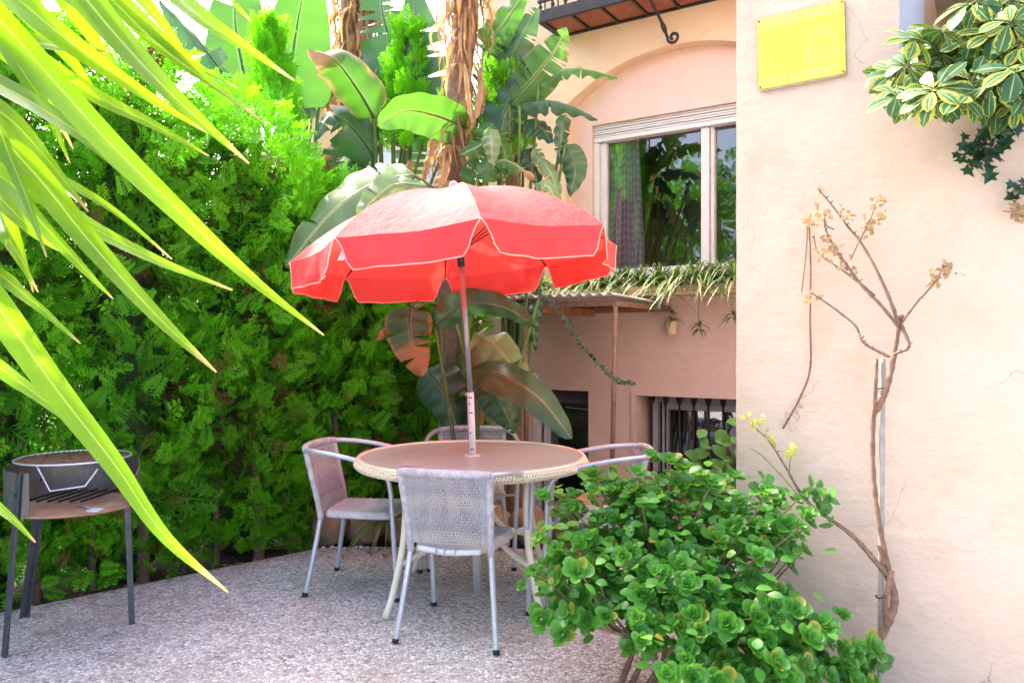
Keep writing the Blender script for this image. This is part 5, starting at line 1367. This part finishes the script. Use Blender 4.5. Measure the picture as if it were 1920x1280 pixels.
branch('stem', [(1672, 1092), (1658, 1030), (1645, 960), (1637, 880), (1637, 790), (1646, 755)], .0105, .0095, thorns=10)
branch('stem', [(1640, 775), (1641, 730), (1642, 690), (1642, 674)], .0085, .0085, thorns=5)
branch('stem', [(1644, 770), (1660, 735), (1672, 690), (1680, 640), (1687, 600), (1690, 593)], .0105, .0095, thorns=12)
branch('stem', [(1690, 610), (1704, 648), (1685, 660), (1665, 668)], .0075, .006, thorns=3)
branch('stem', [(1665, 668), (1640, 655), (1617, 640), (1605, 612), (1580, 590), (1550, 568), (1520, 548)], .0055, .0028, thorns=12)
branch('stem', [(1685, 608), (1668, 560), (1640, 500), (1612, 452), (1590, 425), (1560, 385), (1532, 352)], .0075, .0022, thorns=10)
branch('stem', [(1685, 612), (1650, 570), (1620, 540), (1590, 500), (1563, 460), (1548, 430), (1546, 410)], .0065, .0025, .15, thorns=8)
branch('stem', [(1640, 555), (1605, 525), (1570, 500), (1535, 475), (1525, 440)], .005, .002, .13, thorns=5)
branch('stem', [(1690, 605), (1720, 565), (1752, 530), (1768, 500)], .006, .0028, thorns=3)
branch('stem', [(1612, 452), (1625, 425), (1638, 395), (1645, 372)], .0035, .0018)
branch('stem', [(1595, 487), (1605, 465), (1612, 452)], .003, .002); branch('stem', [(1563, 430), (1548, 420), (1546, 395)], .003, .002)
branch('stem', [(1673, 1090), (1640, 1050), (1600, 1005), (1560, 975), (1530, 955), (1500, 922), (1470, 870), (1440, 825), (1408, 795)], .0105, .0022, .16, mat='bark2', thorns=6)
branch('stem', [(1540, 962), (1500, 930), (1460, 885), (1430, 855), (1408, 840)], .005, .0018, .18, mat='twig_green')
branch('stem', [(1480, 885), (1482, 860), (1490, 845)], .003, .0016, .17, mat='twig_green')
def fluff(px, py, off, n, spread, mat, name, L=.022, W_=.007):
    mb = MB(); c = wp(px, py, off)
    for _ in range(n):
        p = c + Vector((RS.gauss(0, spread), RS.gauss(0, spread * .6), RS.gauss(0, spread)))
        small_leaf(mb, p, Vector((RS.gauss(0, 1), RS.gauss(0, .6), RS.gauss(0, 1))), Vector((0, -1, .2)), L * RS.uniform(.6, 1.4), W_ * RS.uniform(.6, 1.3), RS.random(), cup=.5)
    tag(put(mb.build(name, M[mat], smooth=True), rose), kind='stuff')
for px, py, n, s in ((1515, 420, 16, .014), (1545, 405, 18, .016), (1560, 455, 22, .017), (1545, 470, 12, .014), (1590, 405, 12, .013), (1582, 495, 10, .012), (1600, 512, 8, .01), (1635, 418, 18, .018), (1645, 380, 14, .013), (1655, 405, 10, .012), (1625, 430, 8, .01), (1768, 512, 26, .018), (1755, 525, 10, .011), (1780, 500, 10, .011), (1525, 558, 12, .013), (1570, 480, 10, .012), (1535, 355, 4, .008)):
    fluff(px, py, .14, n, s, 'straw', 'dried_flower')
for px, py, n, s in ((1408, 795, 10, .016), (1425, 792, 8, .014), (1448, 825, 6, .010), (1488, 846, 10, .014), (1440, 815, 4, .008)): fluff(px, py, .16, n, s, 'sprout', 'young_leaf', .026, .008)
for px, py, n, s in ((1540, 935, 8, .02), (1552, 955, 8, .02), (1528, 930, 6, .014), (1556, 976, 4, .012), (1505, 922, 3, .008)): fluff(px, py, .17, n, s, 'vine', 'leaf', .048, .015)
fluff(1630, 1235, .2, 22, .028, 'vine', 'leaf', .05, .017)
ca, cb_ = wp(1650, 1290, .11), wp(1655, 672, .11); ca.z = 0
cane = thing('bamboo_cane', 'upright grey bamboo cane supporting the bare sapling', 'cane', tuple(ca))
mb = MB(); q = [ca.lerp(cb_, i / 60) for i in range(61)]
mb.tube(q, [.0105 * (1.18 if i % 13 == 6 else 1) for i in range(61)], 10); put(mb.build('culm', M['cane'], smooth=True), cane)
for py in (728, 1118):
    c = wp(1651, py, .115); mb = MB(); mb.tube([c + Vector((.017 * math.cos(a), .017 * math.sin(a), .002 * math.sin(3 * a))) for a in [2 * math.pi * i / 14 for i in range(15)]], .0028, 5); put(mb.build('tie', M['black']), cane)
# dead runner hanging on the plaster
mb = MB(); mb.tube(crom([wp(1517, 415, .02), wp(1520, 500, .025), wp(1519, 600, .02), wp(1519, 690, .025), wp(1500, 745, .02), wp(1468, 803, .018)], 40), [.003 + .0022 * i / 39 for i in range(40)], 6)
mb.tube(crom([wp(1515, 418, .022), wp(1511, 480, .02), wp(1503, 547, .02)], 14), .0022, 5)
tag(mb.build('dead_runner', M['bark2'], smooth=True), 'long dead vine runner hanging loose on the cream wall', 'vine')

# ================================================================ variegated shrub over the parapet
sb = wp(1840, 175, -.1); sch = thing('variegated_shrub', 'variegated yellow and green umbrella shrub spilling over the cream parapet', 'shrub', tuple(sb)); RC_ = random.Random(12)
def whorl(seed):
    Rl = random.Random(seed); mb = MB(); n = Rl.randint(6, 8)
    for i in range(n):
        a = 2 * math.pi * i / n + Rl.uniform(-.2, .2); el = Rl.uniform(-.45, .25); d = Vector((math.cos(a) * math.cos(el), math.sin(a) * math.cos(el), math.sin(el)))
        s0 = d * .18; mb.tube([(0, 0, 0), tuple(s0)], .016, 4, t=.5)
        small_leaf(mb, s0, d + Vector((0, 0, -.15)), Vector((0, 0, 1)), .85 * Rl.uniform(.8, 1.15), .235 * Rl.uniform(.85, 1.15), Rl.random(), cup=.12, seg=9, ob=1.45)
    return mb.mesh('leaf_whorl', smooth=True)
wh = [whorl(s) for s in range(8)]
for m_ in wh: m_.materials.append(M['scheff'])
sbl = [(1790, 120, 110, 65, 26, .12), (1880, 80, 70, 80, 22, .12), (1720, 150, 55, 50, 10, .16), (1820, 175, 90, 40, 18, .22), (1900, 170, 40, 60, 12, .2), (1780, 70, 50, 30, 6, .05), (1860, 20, 60, 25, 8, .05), (1690, 120, 40, 25, 5, .18)]
ends = []
for (px, py, rx, ry, n, off) in sbl:
    for _ in range(n):
        a = RC_.uniform(0, 6.283); r = math.sqrt(RC_.random()); p = wp(px + rx * r * math.cos(a), py + ry * r * math.sin(a), off + RC_.uniform(-.02, .20)); ends.append(p)
        o = link('leaf_whorl', wh[len(ends) % 8]); put(o, sch); o.location = p
        nr = (Vector((-.15, -.55, .55)) + Vector((RC_.uniform(-.6, .6), RC_.uniform(-.5, .4), RC_.uniform(-.5, .4)))).normalized(); o.rotation_mode = 'QUATERNION'; o.rotation_quaternion = nr.to_track_quat('Z', 'Y'); s = RC_.uniform(.075, .11); o.scale = (s, s, s)
mb = MB()
for i, e_ in enumerate(ends):
    if i % 2 == 0: mb.tube(crom([sb + Vector((RC_.uniform(-.2, .3), 0, -.05)), sb.lerp(e_, .6) + Vector((0, -.03, .04)), e_], 8), [.010, .009, .007, .006, .005, .0045, .004, .003], 6)
tag(put(mb.build('branches', M['bark2'], smooth=True), sch), kind='stuff')
iv = thing('ivy', 'dark ivy strand hanging from the parapet below the variegated shrub', 'ivy', tuple(wp(1890, 210, .03))); mb = MB()
def ivy_leaf(mb, c, d, n_, s, t):
    d = d.normalized(); e = d.cross(n_).normalized(); n2 = e.cross(d); ctr = mb.vert(c + d * s * .35 - n2 * s * .06, t)
    pts = [(0, .0), (.42, -.12), (.30, .22), (.55, .42), (.22, .52), (0, 1.0), (-.22, .52), (-.55, .42), (-.30, .22), (-.42, -.12)]
    idx = [mb.vert(c + (e * x + d * y) * s + n2 * s * .08 * abs(x), t) for x, y in pts]
    for i in range(len(idx)): mb.face(ctr, idx[i], idx[(i + 1) % len(idx)])
for (px, n) in (([(1915, 195), (1870, 235), (1835, 265), (1800, 300)], 40), ([(1910, 220), (1885, 255), (1850, 290), (1825, 300)], 26), ([(1925, 200), (1900, 225), (1875, 250)], 20)):
    path = crom([wp(x, y, .06) for x, y in px], 24); mb.tube(path, .0035, 5)
    for _ in range(n):
        p = path[RC_.randrange(3, 24)] + Vector((RC_.gauss(0, .03), RC_.uniform(-.05, .02), RC_.gauss(0, .025)))
        ivy_leaf(mb, p, Vector((RC_.uniform(-1, .6), RC_.uniform(-.4, .2), RC_.uniform(-1.2, .2))), Vector((RC_.uniform(-.4, .4), -1, .6)), RC_.uniform(.035, .06), RC_.random())
put(mb.build('foliage', M['ivy']), iv)
mb = MB()
for (px, py, n) in ((1908, 352, 9),):
    for _ in range(n): ivy_leaf(mb, wp(px + RC_.uniform(-14, 20), py + RC_.uniform(-14, 22), .05), Vector((RC_.uniform(-1, .4), 0, RC_.uniform(-1, .2))), Vector((0, -1, .5)), RC_.uniform(.035, .055), RC_.random())
mb.tube([wp(1935, 345, .05), wp(1900, 350, .05)], .003, 5); 
tag(mb.build('ivy_sprig', M['ivy']), 'small dark ivy sprig reaching in above a dried flower tuft', 'ivy')
mb = MB()
for _ in range(26): small_leaf(mb, wp(1910 + RC_.gauss(0, 10), 398 + RC_.gauss(0, 10), .06), Vector((RC_.gauss(0, 1), 0, RC_.gauss(0, 1))), Vector((0, -1, .2)), .028, .008, RC_.random(), cup=.5)
mb.tube([wp(1935, 400, .06), wp(1880, 396, .06)], .003, 5)
tag(mb.build('dried_tuft', M['straw']), 'dried tan flower tuft on a twig beside the wall', 'plant')

# ================================================================ rockery, litter
RK = random.Random(23)
def rock(c, sx, sy, sz, seed, label):
    b = bmesh.new(); bmesh.ops.create_icosphere(b, subdivisions=3, radius=1.0)
    for v_ in b.verts:
        p = v_.co; f = 1 + .32 * noise.noise(p * 1.3 + Vector((seed, 0, 0))) + .14 * noise.noise(p * 3.2 + Vector((0, seed, 0))) + .05 * noise.noise(p * 8)
        f = f * (1 - .12 * max(0, abs(p.z) - .6)); v_.co = Vector((p.x * sx * f, p.y * sy * f, p.z * sz * f))
    zmin = min(v_.co.z for v_ in b.verts)
    for v_ in b.verts: v_.co.z -= zmin
    me = bpy.data.meshes.new('rock'); b.to_mesh(me); b.free(); me.polygons.foreach_set('use_smooth', [True] * len(me.polygons))
    o = link('rock', me, M['rock']); o.location = c; o.rotation_euler = (0, 0, RK.uniform(0, 6)); return tag(o, label, 'rock', 'rocks edging the patio')
rk = [((-1.24, 5.20, -.05), .15, .11, .20, 'tall upright mossy rock behind the side chair leg'), ((-1.02, 5.22, -.05), .16, .10, .17, 'brownish rock under the side chair seat'), ((-.74, 5.22, -.05), .15, .11, .15, 'low rock beside the grass tuft'),
      ((-.45, 5.20, -.05), .16, .11, .14, 'rock behind the front chair back'), ((-.15, 5.19, -.05), .17, .11, .16, 'rock behind the parasol pole foot'), ((.14, 5.16, -.05), .15, .11, .15, 'rock behind the table leg'), ((.42, 5.05, -.05), .17, .12, .21, 'orange-brown rock above the bush top'),
      ((.68, 4.92, -.05), .15, .11, .18, 'orange-brown rock beside the awning post'), ((.92, 4.80, -.05), .16, .12, .17, 'rock near the cream wing corner')]
for i, (c, a, b, h, lab) in enumerate(rk): rock(c, a, b, h, i * 3.7 + 1, lab)
mb = MB(); base = Vector((-.83, 5.12, .16)); tuft(mb, base, 60, .42, RK, wd=.006, fwd=Vector((0, -1, 0)), up=.95)
tag(mb.build('grass_tuft', M['spider']), 'long bladed grass tuft spilling over the rocks behind the side chair', 'grass')
for i in range(26):
    x = -1.30 + i * .052 + RK.uniform(-.02, .02); y = 5.075 - .03 * RK.random() - (0.03 if x > -.9 else 0)
    if x < -1.2: y = 5.05
    b = bmesh.new(); bmesh.ops.create_icosphere(b, subdivisions=1, radius=1.0)
    r = RK.uniform(.008, .016)
    for v_ in b.verts: v_.co = Vector((v_.co.x * r * 1.3, v_.co.y * r, v_.co.z * r * .6 + r * .5)) 
    me = bpy.data.meshes.new('pebble'); b.to_mesh(me); b.free(); me.polygons.foreach_set('use_smooth', [True] * len(me.polygons))
    if i == 0: PBM = paint('white_pebble', (.66, .64, .62), .6, var=.15, bump=.1)
    o = link('pebble', me, PBM); o.location = (x, y, 0.001); o.rotation_euler = (0, 0, RK.uniform(0, 6)); tag(o, 'small whitish pebble lying along the patio edge by the rocks', 'pebble', 'white pebbles along the patio edge')
mb = MB()
for _ in range(230):
    t = RK.uniform(-2.5, 1.7); p = hl(t, RK.gauss(-.08, .10)); p.z = .006
    if RK.random() < .3: p = Vector((RK.uniform(-1.2, .6), 5.02 + RK.uniform(-.25, .05), .006))
    z = -.025 if (p - H0).dot(HN) < -.01 else .006; p.z = z
    small_leaf(mb, p, Vector((RK.gauss(0, 1), RK.gauss(0, 1), .15)), Vector((RK.gauss(0, .3), RK.gauss(0, .3), 1)), RK.uniform(.02, .05), RK.uniform(.006, .014), RK.random(), cup=.4)
tag(mb.build('leaf_litter', M['dryleaf']), 'dry brown fallen leaves along the patio edge', 'leaves', kind='stuff')

# ================================================================ trees across the yard, mirrored in the window
for i, (x, y, h, r, lab) in enumerate(((-6.6, .4, 4.5, 1.35, 'leafy tree across the yard, mirrored in the arched window'), (-8.6, -2.6, 5.4, 1.7, 'taller leafy tree farther across the yard, mirrored in the window glass'), (-9.0, 2.0, 4.0, 1.2, 'smaller tree behind the hedge end, mirrored in the window glass'))):
    t = thing('garden_tree', lab, 'tree', (x, y, LOW), 'trees across the yard'); n = 300
    u_ = rng.normal(size=(n, 3)); u_ /= np.linalg.norm(u_, axis=1, keepdims=True); rr = r * rng.random(n) ** .45 * (1 + .3 * np.sin(u_[:, 0] * 5 + u_[:, 2] * 4))
    pos = u_ * rr[:, None] * np.array((1, 1, .85)); pos[:, 2] += h - LOW - r * .5
    tag(link('crown', crown_mesh('crown', pos, u_ + rng.normal(size=(n, 3)) * .6, rng.normal(size=(n, 3)), rng.uniform(.3, .6, n), rng.random(n), np.zeros(n)), M['core_leaf'], t), kind='stuff')
    mb = MB(); mb.tube([(0, 0, 0), (.05, 0, 2.5), (0, .05, h - LOW)], [.16, .12, .04], 9); mb.build('trunk', M['bark'], t, smooth=True)
    for q in range(5):
        a = q * 1.3; mb = MB(); mb.tube([(.04, 0, 2.6 + q * .4), (math.cos(a) * r * .5, math.sin(a) * r * .5, 3.6 + q * .5), (math.cos(a) * r * .85, math.sin(a) * r * .85, 4.2 + q * .5)], [.06, .04, .015], 7); mb.build('limb', M['bark'], t, smooth=True)
